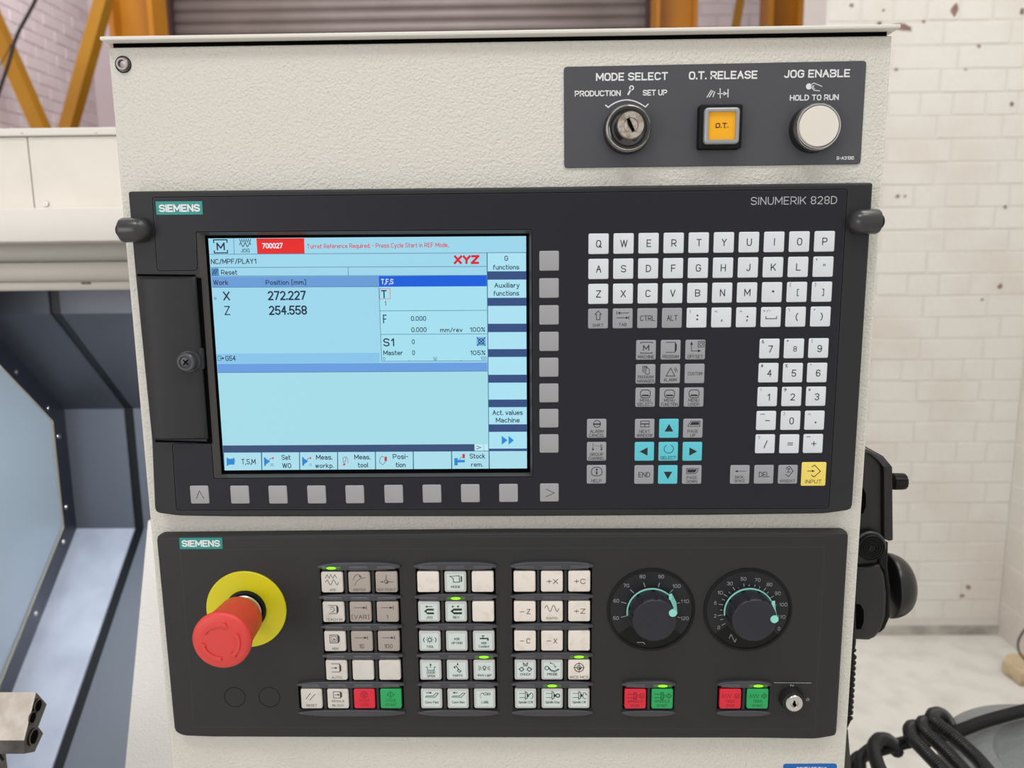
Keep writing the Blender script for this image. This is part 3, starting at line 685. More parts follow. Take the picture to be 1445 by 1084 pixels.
def hz(pts, zs, r, name='hose_run'):
    P = [PZ(u_, v_, TZ + z) for (u_, v_), z in zip(pts, zs)]; P = resample(catmull(P, 14), .78); b = BM(); tube(b, P, r, 10, ribs=.6); obj(name, b, M['hose'], hose, smooth=40)
hz([(1165, 1130), (1205, 1076), (1225, 1064), (1262, 1052), (1300, 1043), (1345, 1034), (1390, 1018), (1445, 1003), (1520, 985)], [10, 14, 18, 22, 25, 26, 28, 30, 30], 7.6)
hz([(1225, 1140), (1214, 1084), (1218, 1066), (1238, 1050)], [20, 26, 30, 30], 6.6)
hz([(1266, 1062), (1262, 1052), (1252, 1044), (1240, 1044), (1233, 1056), (1238, 1078), (1250, 1105), (1266, 1140)], [8, 22, 36, 44, 46, 46, 46, 44], 7.8, 'hose_loop')
hz([(1304, 1054), (1301, 1038), (1294, 1026), (1285, 1027), (1286, 1040), (1310, 1066), (1335, 1092), (1370, 1130)], [8, 24, 38, 46, 48, 46, 42, 40], 7.9, 'hose_loop')
hz([(1326, 1050), (1320, 1032), (1312, 1020), (1302, 1020), (1304, 1031), (1330, 1056), (1360, 1088), (1390, 1125)], [8, 26, 40, 48, 50, 46, 42, 40], 8.0, 'hose_loop')
hz([(1347, 1040), (1337, 1018), (1327, 1008), (1317, 1009), (1319, 1019), (1348, 1042), (1380, 1072), (1405, 1105), (1425, 1140)], [8, 30, 42, 50, 52, 48, 44, 42, 40], 8.4, 'hose_loop')
b = BM(); q = [PZ(1415, 932, -EYE + 45), PZ(1421, 922, -EYE + 45), PZ(1475, 918, -EYE + 45), PZ(1490, 948, -EYE + 45), PZ(1443, 952, -EYE + 45)]
slab(b, [Vector((p.x, p.y, -EYE + 45)) for p in q], 44.5)
b2 = centre(b)
if b2.z > -EYE + 45: 
    b.free(); b = BM(); slab(b, [Vector((p.x, p.y, -EYE + 45)) for p in q], -44.5)
bmesh.ops.bevel(b, geom=list(b.edges), offset=5, segments=2, affect='EDGES')
obj('sandstone_block', b, mat('sandy_stone', (196, 178, 146), .8, bump=(60, .5, .004, 4), var=(30, (150, 134, 104), .5, .7)), label='sandy stone block lying on the floor by the right wall', cat='block')
b = BM(); P = [PY(x, y, 1900) for x, y in ((1475, 860), (1450, 884), (1438, 902), (1437, 916), (1442, 926), (1452, 934))]; P[-1].z = -EYE + 50; tube(b, catmull(P, 8), 3.4, 8)
obj('floor_cable', b, M['black2'], smooth=60, label='thin dark cable looping down onto the sandy block', cat='cable')
# ================================================================= small switch plate (top right)
SF = FY - 1.0
sw = empty('switch_plate', (U(1008, 160, FY)[0], FY, U(1008, 237, FY)[1]), label='small slate grey switch plate at the top right of the cabinet', cat='switch panel')
b = BM(); plate(b, round_poly(UU([(795.6, 94.2), (1222.9, 85.6), (1214.3, 231.6), (796.3, 237.1)], SF), 2.2), SF, FY, .2); obj('plate', b, M['plate'], sw)
LY = SF - .06
b = BM()
ptext(b, 'MODE SELECT', 841, 942.6, 108, 11, LY, .022); ptext(b, 'O.T. RELEASE', 972, 1069, 106, 11.3, LY, .022); ptext(b, 'JOG ENABLE', 1106.5, 1199.7, 103.8, 11, LY, .022)
ptext(b, 'PRODUCTION', 811, 876, 131.8, 8, LY, .022); ptext(b, 'SET UP', 907, 941.5, 130.7, 8, LY, .022); ptext(b, 'HOLD TO RUN', 1114.6, 1183.6, 137.6, 8, LY, .022); ptext(b, 'S-A3130', 1180.4, 1205, 223, 4.8, LY, .02)
arc = [(854, 148), (858.5, 151.5)] + [(858.5 + (910.5 - 858.5) * t, 151.5 - 10.5 * math.sin(PI * t) ** .8) for t in [i / 14 for i in range(1, 14)]] + [(910.8, 151), (915, 146.5)]
pstroke(b, arc, 1.6, LY)
pstroke(b, [(886, 134), (887.5, 131), (890.5, 126)], 2.2, LY); c = U(891.3, 124, LY); ring(b, circ(c[0], c[1], 1.6, 16), circ(c[0], c[1], .8, 16), LY)
for k in range(3): pstroke(b, [(997.5 + 3.2 * k + (2 if k == 2 else 0), 137.5 - k * .2), (1004 + 2.4 * k, 127 + k)], 1.2, LY)
pstroke(b, [(1012.5, 132.2), (1023, 132)], 1.2, LY); pstroke(b, [(1016.2, 124.5), (1016.4, 138.8)], 1.2, LY); pstroke(b, [(1027.4, 125.6), (1027.2, 137.4)], 1.4, LY); pflat(b, [(1021, 129), (1026.6, 132), (1021, 135)], LY)
c = U(1141.5, 122, LY); flat(b, circ(c[0], c[1], 1.9, 16), LY)
pstroke(b, [(1144, 119.6), (1148.5, 117.2), (1154, 119.4), (1160, 122)], .9, LY); pstroke(b, [(1144, 122.4), (1149, 120.6), (1146, 124.2), (1149, 127.6), (1157, 128.2)], .9, LY); pstroke(b, [(1147, 123), (1150, 125.4)], .8, LY)
obj('lettering', b, M['white'], sw)
# key switch
ks = empty('key_switch', (*U(884.2, 184.2, SF)[:1], SF, U(884.2, 184.2, SF)[1]), sw); c = (W['key_switch'].x, SF, W['key_switch'].z)
b = BM(); lathe(b, c, [(15.2, 0), (15.4, -3), (15.0, -6.5), (13.8, -6.5)], 'y', 48, cap=False); obj('skirt', b, M['black2'], ks, smooth=35)
b = BM(); lathe(b, c, [(13.4, 0), (14.6, -6), (14.8, -9), (14.3, -10.6), (13.4, -11.4), (12.4, -11.0), (11.6, -9.6), (10.8, -9.2)], 'y', 56, cap=False); obj('bezel_ring', b, M['chrome'], ks, smooth=50, label='polished chrome ring')
b = BM(); lathe(b, c, [(12.6, -7.4), (11.0, -12.5), (8.9, -17.5), (8.6, -19)], 'y', 48); obj('cone', b, mat('black_chrome', (96, 96, 96), .12, 1.0), ks, smooth=50)
b = BM(); lathe(b, c, [(8.3, -17), (8.5, -20.2), (8.0, -21), (4.6, -21), (4.2, -20.4), (.3, -19.4)], 'y', 48); obj('lock_face', b, mat('worn_nickel', (206, 196, 184), .28, .85, var=(420, (168, 148, 126), .45, .65)), ks, smooth=40)
b = BM(); z = c[2]; plate(b, [(c[0] - 2.6, z + 3.4), (c[0] - 1.0, z + 4.0), (c[0] + 2.4, z - 3.2), (c[0] + .9, z - 3.9)], -0 + SF - 21.1, SF - 19.4); obj('keyhole', b, M['hole'], ks)
# O.T. button
o = U(1013.4, 181, SF); ot = empty('release_button', (o[0], SF, o[1]), sw)
b = BM(); plate(b, rrect(o[0], o[1], 27.6, 27.6, 1.6), SF - 7, SF, 1.0, rows=2); obj('housing', b, M['black'], ot, smooth=40)
b = BM(); plate(b, rrect(o[0], o[1], 22.4, 22.4, 2.2), SF - 10.4, SF - 6, 1.2, holes=[rrect(o[0], o[1], 17.4, 17.4, .4)], hole_y=SF - 8.8, rows=3); obj('bezel', b, M['silver'], ot, smooth=40)
b = BM(); plate(b, rrect(o[0], o[1], 17.4, 17.4, .2), SF - 8.9, SF - 7); lens = obj('lens', b, M['amber'], ot)
b = BM(); text(b, 'O.T.', o[0] + .2, o[1] + .3, 3.0, SF - 8.97, 8.2, .03); 
for dx in (-3.3, 2.1): stroke(b, [(o[0] + dx - .8, o[1] - 1.15), (o[0] + dx + 1.0, o[1] - 1.15)], .28, SF - 8.98)
obj('legend', b, mat('ink_brown', (84, 38, 10), .6), lens)
# jog enable button
o = U(1146.3, 182.4, SF); jb = empty('enable_button', (o[0], SF, o[1]), sw); c = (o[0], SF, o[1])
b = BM(); lathe(b, c, [(15.2, 0), (15.0, -8), (14.2, -8.4)], 'y', 48, cap=False); obj('skirt', b, M['black2'], jb, smooth=35)
b = BM(); lathe(b, c, [(13.8, 0), (14.6, -7.5), (14.5, -10.4), (13.8, -11.4), (13.2, -11.4), (12.8, -10.4), (12.8, -8)], 'y', 56, cap=False); obj('bezel_ring', b, M['chrome'], jb, smooth=50)
b = BM(); lathe(b, c, [(12.6, -6), (12.6, -11.3), (12.2, -11.9), (.2, -12.0)], 'y', 56); obj('button_cap', b, M['cap'], jb, smooth=40, label='dull silver button face')

# ================================================================= keys
KM = {}
def key_mesh(kind, s, m, tall, r=1.0, bev=.7, dish=False):
    k = (kind, s)
    if k not in KM:
        b = BM(); pts = rrect(0, 0, s, s, r, 3)
        plate(b, pts, 0, tall, bev, rows=3)
        KM[k] = mesh_from(b, kind, m, (0, 0, 0), 40)
    return KM[k]
def L(b, h, y, spec, ink=0):
    """draw a legend; coordinates in half-key units around the key's centre, h = half size"""
    for it in spec:
        k = it[0]
        if k == 't':                      # text, u, v, height, width or None, bold
            _, s, u, v, hh, ww = it[:6]; bd = it[6] if len(it) > 6 else .0
            text(b, s, u * h, v * h, hh * h, y, None if ww is None else ww * h, bd)
        elif k == 'l': stroke(b, [(u * h, v * h) for u, v in it[1]], it[2] * h, y, it[3] if len(it) > 3 else False)
        elif k == 'f': flat(b, [(u * h, v * h) for u, v in it[1]], y)
        elif k == 'c':
            _, u, v, r, wd = it; ring(b, circ(u * h, v * h, (r + wd / 2) * h, 24), circ(u * h, v * h, (r - wd / 2) * h, 24), y)
def key(parent, x, y, z, s, mname, spec, ink, tall=1.2, nm='key', r=1.0, bev=.6, insert=None):
    me = key_mesh('%s_%s' % (nm, mname), s, M[mname], tall, r, bev); k = inst(nm, me, (x, y, z), parent)
    ly = -.05
    if insert:
        kk = ('insert', s)
        if kk not in KM:
            b = BM(); plate(b, rrect(0, 0, s - 3.4, s - 3.4, .5), -.04, .01); KM[kk] = mesh_from(b, 'insert', M['ins'])
        inst('insert', KM[kk], (x, y, z), k); ly = -.09
    if spec:
        b = BM(); L(b, s / 2, ly, spec); me2 = mesh_from(b, 'legend', M[ink]); inst('legend', me2, (x, y, z), k)
    return k

# ================================================================= display and keyboard panel
HF = .6            # housing front
MFp = .8           # membrane front (keys' base)
BF_ = FY
dp = empty('display_panel', (0, FY, U(700, 728, HF)[1]), label='wide black operator panel with lit blue screen and white keyboard', cat='control panel')
house = [(180, 270), (700, 264.5), (1232.5, 257.5), (1203, 720), (1164, 725.5), (1000, 727.6), (720, 729.5), (330, 729.8), (252, 728.6), (218, 724), (213.5, 621), (190.5, 389)]
scr = UU([(292.5, 334.5), (743.8, 331.5), (745, 663.0), (316, 666)], HF)
bez = UU([(277.5, 328), (749.5, 324.5), (751.2, 672), (302.5, 674.5)], HF)
b = BM(); plate(b, round_poly(UU(house, HF), [1.5, 0, 1.5, 3.5, 3, 0, 0, 0, 3, 3.5, 0, 0], 2), HF, FY, 1.6, holes=[round_poly(bez, .8, 2)], hole_y=HF + 5.5, rows=3); obj('housing', b, M['house'], dp, smooth=40)
memb = [(215.3, 279), (1195.2, 267.4), (1169, 716.6), (249.5, 719.5), (243.8, 627), (298, 626.6), (303.5, 671.6) , (301.2, 675.6), (752.6, 673.4), (751.2, 323.2), (276.2, 326.6), (278, 380.6), (222.7, 381.6)]
memb = [(215.3, 279), (1195.2, 267.4), (1169, 716.6), (249.5, 719.5), (243.8, 627), (297.6, 626.6), (301.0, 675.8), (752.8, 673.6), (751.4, 323.0), (276.0, 326.4), (278, 380.6), (222.7, 381.6)]
mp = round_poly(UU(memb, HF - .1), [1.8, 1.8, 1.8, 1.8, 1.8, 1.8, .8, .8, .8, .8, 1.8, 1.8], 3)
b = BM(); plate(b, mp, HF - .1, HF + .05); mem = obj('faceplate', b, M['face'], dp)
b = BM(); mpc = ccw(mp); ring(b, inset(mpc, -.42), inset(mpc, .06), HF - .14); obj('groove', b, M['hole'], dp)
b = BM(); mpi = inset(mpc, .24); ring(b, inset(mpc, .06), mpi, HF - .13); obj('groove_edge', b, M['barm'], dp)  # lighter line paints the highlight beside the groove
# bezel: four sloping sides from the rim down to the glass, and the black inner border
SY_ = HF + 3.2
sc_in = UU([(291.5, 334.0), (745.2, 331.0), (746.6, 664.0), (315.0, 667.2)], SY_)
rim = ccw(bez); inn = ccw(UU([(288.5, 332.2), (746.4, 329.4), (748.2, 667.4), (312.5, 669.6)], SY_))
for i in range(4):
    b = BM(); j = (i + 1) % 4
    vs = [b.verts.new((rim[i][0], HF, rim[i][1])), b.verts.new((rim[j][0], HF, rim[j][1])), b.verts.new((inn[j][0], SY_, inn[j][1])), b.verts.new((inn[i][0], SY_, inn[i][1]))]; b.faces.new(vs)
    vs = [b.verts.new((rim[i][0], HF, rim[i][1])), b.verts.new((rim[j][0], HF, rim[j][1])), b.verts.new((inn[j][0], SY_ + 1.5, inn[j][1])), b.verts.new((inn[i][0], SY_ + 1.5, inn[i][1]))]; b.faces.new(vs[::-1])
    obj('bezel', b, mat('bezel_plastic', (64, 61, 60), .4), dp)
b = BM(); plate(b, [(x, z) for x, z in inset(ccw(inn), -2)], SY_ + 1.2, SY_ + 1.6); obj('black_border', b, M['hole'], dp)

# ---- the display
GY_ = SY_ + 1.0
def SP(pts): return UU(pts, GY_)
TLc, TRc, BRc, BLc = (293.8, 336.6), (742.4, 333.2), (743.8, 661.2), (316.6, 663.9)
b = BM(); plate(b, SP([TLc, TRc, BRc, BLc]), GY_, GY_ + .15)
S1 = screen_mat('screen_pale_blue', (158, 216, 238)); disp = obj('screen', b, S1, dp, label='lit pale blue screen')
yl = [GY_ - .03]
def field(name, pts, rgb, **k):
    b = BM(); flat(b, SP(pts), yl[0]); return obj(name, b, screen_mat('screen_%d_%d_%d' % rgb, rgb), disp, **k)
def lx(y): return 293.8 + (y - 336.6) * 22.8 / 327.3      # left edge of the picture area
def rx(y): return 742.4 + (y - 333.2) * 1.4 / 328
def band(name, y0, y1, rgb, x0=None, x1=None, dy=-1.8): return field(name, [(lx(y0) if x0 is None else x0, y0), (x1 if x1 is not None else rx(y0), y0 + (dy if x0 is None else 0)), (x1 + .1 if x1 is not None else rx(y1), y1 + (dy if x0 is None else 0)), (lx(y1) if x0 is None else x0 + .1, y1)], rgb)
field('alarm_box', [(361.8, 336.6), (429.2, 336.2), (429.9, 358.2), (363.2, 358.8)], (232, 34, 30))
field('header_bar', [(298.3, 390.6), (534, 389.6), (534.2, 404.4), (299.2, 405.4)], (104, 156, 216))
field('header_bar', [(534.2, 389.6), (686.8, 388.8), (687, 404), (534.6, 404.8)], (0, 92, 220))
field('status_band', [(305.6, 499.2), (535.5, 498), (535.8, 511.8), (306.6, 513)], (136, 198, 236))
field('blue_band', [(306.6, 513.6), (687.6, 511.6), (687.8, 523.6), (307.4, 525.8)], (104, 158, 226))
field('work_area', [(307.4, 526), (687.8, 523.8), (689.6, 626.6), (314.4, 628.6)], (166, 222, 234))
field('message_bar', [(314.4, 628.8), (669.5, 626.9), (669.7, 636.6), (315, 638.4)], (52, 78, 118))
field('softkey_gap', [(687, 356.4), (742.5, 356), (743.6, 637), (689.8, 637.4)], (48, 76, 128))
field('softkey_gap', [(315, 638.2), (743.7, 635.8), (743.8, 661.2), (316.6, 663.9)], (42, 78, 130))
field('reset_icon', [(297.8, 378.6), (308.4, 378.3), (309.2, 389), (298.4, 389.2)], (74, 136, 190))
field('panel_white', [(534.8, 405.2), (686.9, 404.4), (687.6, 509.2), (538.6, 510)], (166, 226, 242))
field('field_icon', [(672.4, 475.6), (685.2, 475.5), (685.6, 488.1), (672.7, 488.3)], (84, 150, 220))
field('page_button', [(669.8, 627), (682, 626.9), (682.2, 636.2), (670, 636.3)], (196, 236, 244)); field('page_button', [(683.4, 626.9), (688.6, 626.8), (688.8, 636.1), (683.6, 636.2)], (196, 236, 244))
yl[0] = GY_ - .05
KS = [(356.8, 383), (394.8, 420.4), (431.8, 457), (468.8, 492.8), (503.9, 529), (540.2, 564), (574.8, 599), (609.6, 633.2)]
for i, (a, c) in enumerate(KS):
    dx = (a - 356) * .0085
    field('softkey_field', [(687.9 + dx, a), (742.3 + dx * .5, a - .2), (742.4 + dx * .5, c - .2), (688.1 + dx, c)], (172, 228, 244))
HX = [315.6, 369.3, 422.8, 476.4, 529.9, 583.2, 637.3, 690.3, 744.2]
for i in range(8):
    a, c = HX[i] + .5, HX[i + 1] - .7; yt = 638.9 - i * .30; 
    if i == 0: c_ = [(a, yt), (c - .3, yt - .2), (c + .3, 663.4), (a + 1.0, 663.9)]
    else: c_ = [(a, yt), (c, yt - .2), (c + .2, 663.6 - (i + 1) * .32), (a + .3, 663.6 - i * .32)]
    field('softkey_field', c_, (172, 224, 238))
# drawn content
T_ = GY_ - .09
ink_b = screen_mat('screen_ink', (14, 34, 58)); ink_r = screen_mat('screen_red_ink', (206, 52, 66)); ink_w = screen_mat('screen_white_ink', (232, 244, 255)); ink_c = screen_mat('screen_icon_blue', (30, 138, 214)); ink_l = screen_mat('screen_line', (70, 112, 150)); ink_rr = screen_mat('screen_logo_red', (218, 30, 46))
b = BM(); bd = .008
IK = [ink_b, 'screen_text']
def st(s, x0, x1, yc, h, bold=bd, **k):
    q = BM(); ptext(q, s, x0, x1, yc, h, T_, bold, **k); obj(IK[1], q, IK[0], disp)
st('M', 305.6, 317.2, 347.8, 10.6, .02)
for p in ([(301.6, 343.2), (301.4, 338.6), (320.2, 338.4), (320.4, 342.8)], [(302.4, 353.4), (302.6, 357), (321, 356.8), (321, 352.6)]): pstroke(b, p, 1.5, T_)
pstroke(b, [(338 + 16.0 * i / 10, 337.6 + (4.6 if i % 2 else 0)) for i in range(11)], 1.0, T_)
pstroke(b, [(338 + 16 * t / 24, 345.6 - 2.6 * math.sin(t / 24 * 5 * PI)) for t in range(25)], 1.0, T_)
st('JOG', 339.6, 352.4, 353.7, 5.2)
st('NC/MPF/PLAY1', 297.6, 361.6, 368.9, 7.2); st('Reset', 311.8, 334.8, 384.4, 6.9); st('Work', 300.9, 322.2, 398.7, 7.0); st('Position [mm]', 374.8, 431.8, 398.5, 6.8)
st('X', 314.8, 324.4, 417.8, 12.4, .01); st('272.227', 377.8, 431.8, 417.1, 12.8, .015); st('Z', 316.6, 324.8, 438.3, 12.6, .0); st('254.558', 379.3, 433.2, 437.9, 12.8, .015)
st('G54', 318, 332.6, 505.7, 7.4)
pstroke(b, [(307.4, 502.6), (307.6, 509), (312, 508.8), (311.8, 502.4)], .6, T_, True); pstroke(b, [(309.8, 505.8), (314, 505.7)], .8, T_); pflat(b, [(313.4, 503.6), (316.4, 505.6), (313.6, 507.8)], T_)
st('G', 711.8, 717, 364.6, 7.0); st('functions', 695.7, 732.6, 377.0, 6.9); st('Auxiliary', 697.7, 733.1, 402.6, 6.9); st('functions', 696.3, 732.5, 413.8, 6.9)
st('Act. values', 695, 737.6, 582.3, 6.9); st('Machine', 699.6, 733.2, 592.9, 6.9)
st('T', 537.8, 546, 415.3, 11.4, .01); st('1', 542.4, 544.8, 428.2, 6.6, .0); st('F', 540.2, 546, 450.3, 12.4, .01)
st('0.000', 579.8, 601.4, 449.5, 6.6); st('0.000', 580.3, 602, 465.4, 6.6); st('mm/rev', 621.1, 652.7, 465.6, 6.4); st('100%', 662.4, 684.7, 465.1, 6.4)
st('S1', 540.8, 556.2, 483.2, 11.2, .01); st('0', 581.2, 585.2, 482.4, 6.6); st('Master', 540.9, 568.4, 497.9, 6.8); st('0', 581.6, 585.6, 497.8, 6.6); st('105%', 663, 685, 497.9, 6.4)
st('T,S,M', 340.5, 360.8, 651.6, 7.6); st('Set', 397.3, 410, 645.6, 6.9); st('WO', 398.2, 411, 657.2, 6.9); st('Meas.', 446, 469, 645.3, 6.9); st('workp.', 444.8, 471, 657.2, 6.4)
st('Meas.', 500, 522.7, 645, 6.9); st('tool', 505, 519.2, 656.3, 6.9); st('Posi-', 554.3, 576, 644.4, 6.9); st('tion', 558.4, 572.4, 656.0, 6.9); st('Stock', 662.7, 684.6, 643.7, 6.9); st('rem.', 664.8, 681.4, 655.6, 6.2)
pstroke(b, [(672.4, 629.6), (678.8, 631.6), (672.4, 633.8)], 1.0, T_)
pstroke(b, [(672.8, 476), (685.2, 488)], .9, T_); pstroke(b, [(685.2, 475.9), (672.8, 488.2)], .9, T_); c = U(679, 481.9, T_); ring(b, circ(c[0], c[1], 2.0), circ(c[0], c[1], 1.5), T_)
for k in range(2): pstroke(b, [(299.6 + 3.4 * k, 387.4), (303.6 + 3.4 * k, 380.2)], 1.0, T_)
obj('screen_symbols', b, ink_b, disp, kind='stuff')
b = BM(); IK[0] = ink_l
st('0', 540.4, 543.4, 506.4, 4.6, 0); st('50', 611.4, 616.8, 506.2, 4.6, 0); st('100', 678.2, 686.6, 505.6, 4.6, 0)
for p in ([(295.2, 358.9), (742.5, 356.5)], [(296.5, 377.6), (687, 376.1)], [(297.2, 389.6), (687, 388.6)], [(329.8, 336.6), (330.4, 358.6)], [(491.2, 377), (491.4, 389.2)], [(534.6, 404.8), (538.7, 510)], [(536.2, 438.8), (687, 438)], [(537.4, 472), (687.2, 471.2)], [(538.6, 510), (687.5, 509.2)], [(577, 508.4), (577.1, 509.8)], [(650.8, 508), (650.9, 509.4)], [(614, 506.9), (614.1, 509.6)], [(687, 356.8), (690, 661.4)], [(307.4, 526), (687.8, 523.9)], [(299.2, 405.6), (534.4, 404.6)]): pstroke(b, p, .7, T_)
c = U(303.7, 421.2, T_); ring(b, circ(c[0], c[1], .9, 12), circ(c[0], c[1], .5, 12), T_)
obj('screen_lines', b, ink_l, disp, kind='stuff')
b = BM(); IK[:] = [ink_r, 'screen_red_text']; st('Turret Reference Required. - Press Cycle Start in REF Mode..', 433, 634, 346.6, 6.4, .004); pstroke(b, [(535.6, 407.4), (550.4, 407.3), (550.7, 421.9), (535.9, 422.1)], .6, T_, True)
for p in ([(382.4, 646.8), (386.2, 644.8), (386, 648.4)], [(435.6, 646.6), (439, 644.6), (438.8, 648.2)]): pflat(b, p, T_); pstroke(b, [(p[0][0] - 3, p[0][1] + 3), p[0]], 1.0, T_)
pstroke(b, [(484.4, 656.6), (487.2, 654.6)], 2.4, T_); pflat(b, [(542.4, 644.6), (546, 644.6), (546, 650.8), (542.6, 651)], T_); pflat(b, [(652.4, 640.8), (656, 640.8), (656, 646.6), (652.6, 646.8)], T_)
pstroke(b, [(490.6, 646), (491, 654.4)], .7, T_)
obj('screen_red_icons', b, ink_r, disp, kind='stuff')
IK[:] = [ink_rr, 'screen_logo']; st('XYZ', 640.3, 676.4, 366.5, 12, .05, slant=.06)
IK[:] = [ink_w, 'screen_white_text']; st('700027', 369.8, 399, 346.8, 7.4, .02); st('T,F,S', 537.6, 555.2, 397.4, 7.4, .01); 
b = BM()
for p in ([(707.9, 615.2), (716.2, 621.4), (708, 627.7)], [(717.6, 615.2), (725.2, 621.4), (717.7, 627.7)], [(641, 646.6), (645.8, 646.5), (646, 656.8), (641.2, 656.9)], [(645.8, 649.2), (656, 649), (656, 652.6), (646, 652.8)],
          [(319.6, 646), (321.6, 646), (322, 657.6), (320, 657.7)], [(321.6, 647.6), (330.4, 647.2), (330.8, 655.6), (322, 656)], [(372.4, 645.6), (375, 645.6), (375.4, 657.4), (372.8, 657.6)], [(375, 647.2), (381.2, 651.4), (375.2, 655.6)],
          [(426.2, 645.4), (428.8, 645.4), (429.2, 657.2), (426.6, 657.4)], [(428.8, 647), (435, 651.2), (429, 655.4)]): pflat(b, p, T_)
obj('screen_icons', b, ink_c, disp, kind='stuff')
b = BM(); IK[:] = [screen_mat('screen_grey_ink', (92, 110, 128)), 'screen_text']
for p in ([(484, 646), (488.8, 644.8), (487.4, 651), (484.8, 653.8), (484, 646)], [(536, 648), (535.6, 652.6), (540, 656), (544.4, 651.4)], [(536, 648), (538.6, 644), (541.6, 645)], [(328, 650), (329.8, 646), (331.4, 650), (329.6, 656), (327.6, 652)], [(647.8, 648.6), (652, 645)]): pstroke(b, p, .8, T_)
st('20', 381, 386.2, 656, 3.6, 0); st('0', 436.6, 439.6, 656, 3.6, 0); obj('screen_outlines', b, screen_mat('screen_grey_ink', (92, 110, 128)), disp, kind='stuff')

# ---- badges and lettering of the panel
b = BM(); plate(b, UU([(219.6, 284.4), (285.2, 284), (286.2, 302.7), (220.9, 303.2)], HF - .2), HF - .25, HF - .1); bg = obj('badge', b, M['teal'], dp, label='teal badge with white lettering')
b = BM(); ptext(b, 'SIEMENS', 224.2, 282.2, 293.7, 10.4, HF - .3, .03); obj('lettering', b, M['white'], bg)
b = BM(); ptext(b, 'SINUMERIK 828D', 1059.6, 1181.2, 283, 11, HF - .16, -.008); obj('model_lettering', b, M['pgrey'], dp)

# ---- letter keys
KX0, KZ0, KP = 49.02, 9.65, 16.3
one = lambda s, b_=.0: [('t', s, 0.02, 0, .70, None, b_)]
sh = lambda s, t, h=.70, v=-.04: [('t', s, .1, v, h, None, 0), ('t', t, -.68, .72, .34, None, 0)]
rows = [[one(ch) for ch in 'QWERTYUIOP'],
        [one(ch) for ch in 'ASDFGHJKL'] + [[('l', [(.02, .28), (.02, .06)], .07), ('l', [(.16, .28), (.16, .06)], .07), ('l', [(-.68, .82), (-.68, .6)], .07)]],
        [one(ch) for ch in 'ZXCVBNM'] + [[('t', '*', .1, 0, .42, None, .01), ('t', '`', -.66, .76, .16, None)], sh('[', '{', .6, -.05), sh(']', '}', .6, -.05)]]
R4 = [('keyg', [('l', [(0, .76), (-.32, .42), (-.16, .42), (-.16, -.1), (.18, -.1), (.18, .42), (.34, .42)], .07, True), ('t', 'SHIFT', 0, -.66, .3, 1.1)]),
      ('keyg', [('l', [(.62, .54), (-.4, .54)], .06), ('f', [(-.52, .54), (-.28, .68), (-.28, .4)]), ('l', [(-.6, .7), (-.6, .38)], .06), ('l', [(-.62, .06), (.4, .06)], .06), ('f', [(.56, .06), (.32, .2), (.32, -.08)]), ('l', [(.6, .22), (.6, -.1)], .06), ('t', 'TAB', 0, -.62, .32, .78)]),
      ('keyg', [('t', 'CTRL', 0.02, 0, .54, 1.5)]), ('keyg', [('t', 'ALT', 0.02, 0, .54, 1.06)]),
      ('key', [('c', .06, .22, .05, .08), ('c', .06, -.16, .05, .08), ('l', [(-.66, .8), (-.66, .5)], .05)]),
      ('key', [('l', [(.06, -.2), (.0, -.42)], .1), ('t', '<', -.56, .6, .24, .3)]), ('key', [('c', .12, .06, .05, .08), ('l', [(.12, -.2), (.06, -.42)], .1), ('t', '>', -.56, .6, .24, .3)]),
      ('key', [('l', [(-.5, .1), (-.5, -.16), (.56, -.16), (.56, .1)], .08), ('t', '+/-', -.42, .62, .28, .84)]), ('key', sh('(', '\\', .68, -.02)), ('key', [('t', ')', .1, 0, .68, None), ('l', [(-.7, .64), (-.58, .78)], .07)])]
for j in range(3):
    for i in range(10): key(dp, KX0 + KP * i, 0, KZ0 - KP * j, 13.3, 'key', rows[j][i], 'ink')
for i, (mn, sp_) in enumerate(R4): key(dp, KX0 + KP * i, 0, KZ0 - KP * 3, 13.3, mn, sp_, 'ink')
def kpx(px, py, s, mn, spec, ink='ink', **k):
    x, z = U(px, py, 0); return key(dp, x, 0, z, s, mn, spec, ink, **k)
num = [[(1086, 492.1), (1120.6, 491.9), (1155.2, 491.4)], [(1084.5, 526.2), (1118.9, 526.2), (1153.2, 526)], [(1083, 560), (1117.2, 559.8), (1151.5, 559.5)], [(1081.3, 593.7), (1115.7, 593.5), (1149.6, 593.3)], [(1079.8, 626.6), (1114, 626.6), (1147.5, 626.2)]]
numl = [[sh('7', '&'), sh('8', '*', .56), sh('9', '(')], [sh('4', '$'), sh('5', '%'), sh('6', '^')], [sh('1', '!'), sh('2', '@'), sh('3', '#')],
        [[('l', [(-.1, 0), (.36, 0)], .09), ('l', [(-.66, .66), (-.16, .66)], .06)], sh('0', ')'), [('c', .1, -.22, .05, .08), ('t', '>', -.56, .64, .22, .28)]],
        [[('t', '/', .04, 0, .74, None), ('t', '?', -.66, .66, .34, None)], [('l', [(-.2, .1), (.36, .1)], .08), ('l', [(-.2, -.1), (.36, -.1)], .08)], [('l', [(-.18, 0), (.32, 0)], .08), ('l', [(.07, .25), (.07, -.25)], .08), ('l', [(-.7, .68), (-.58, .76), (-.44, .68), (-.32, .76)], .06)]]]
for r_ in range(5):
    for c_ in range(3): kpx(*num[r_][c_], 13.3, 'key', numl[r_][c_])
cap2 = lambda a, c: [('t', a, 0, -.3, .32, min(1.6, .27 * len(a))), ('t', c, 0, -.72, .32, min(1.7, .27 * len(c)))]
cap1 = lambda a, v=-.68, hh=.34: [('t', a, 0, v, hh, min(1.65, .26 * len(a)))]
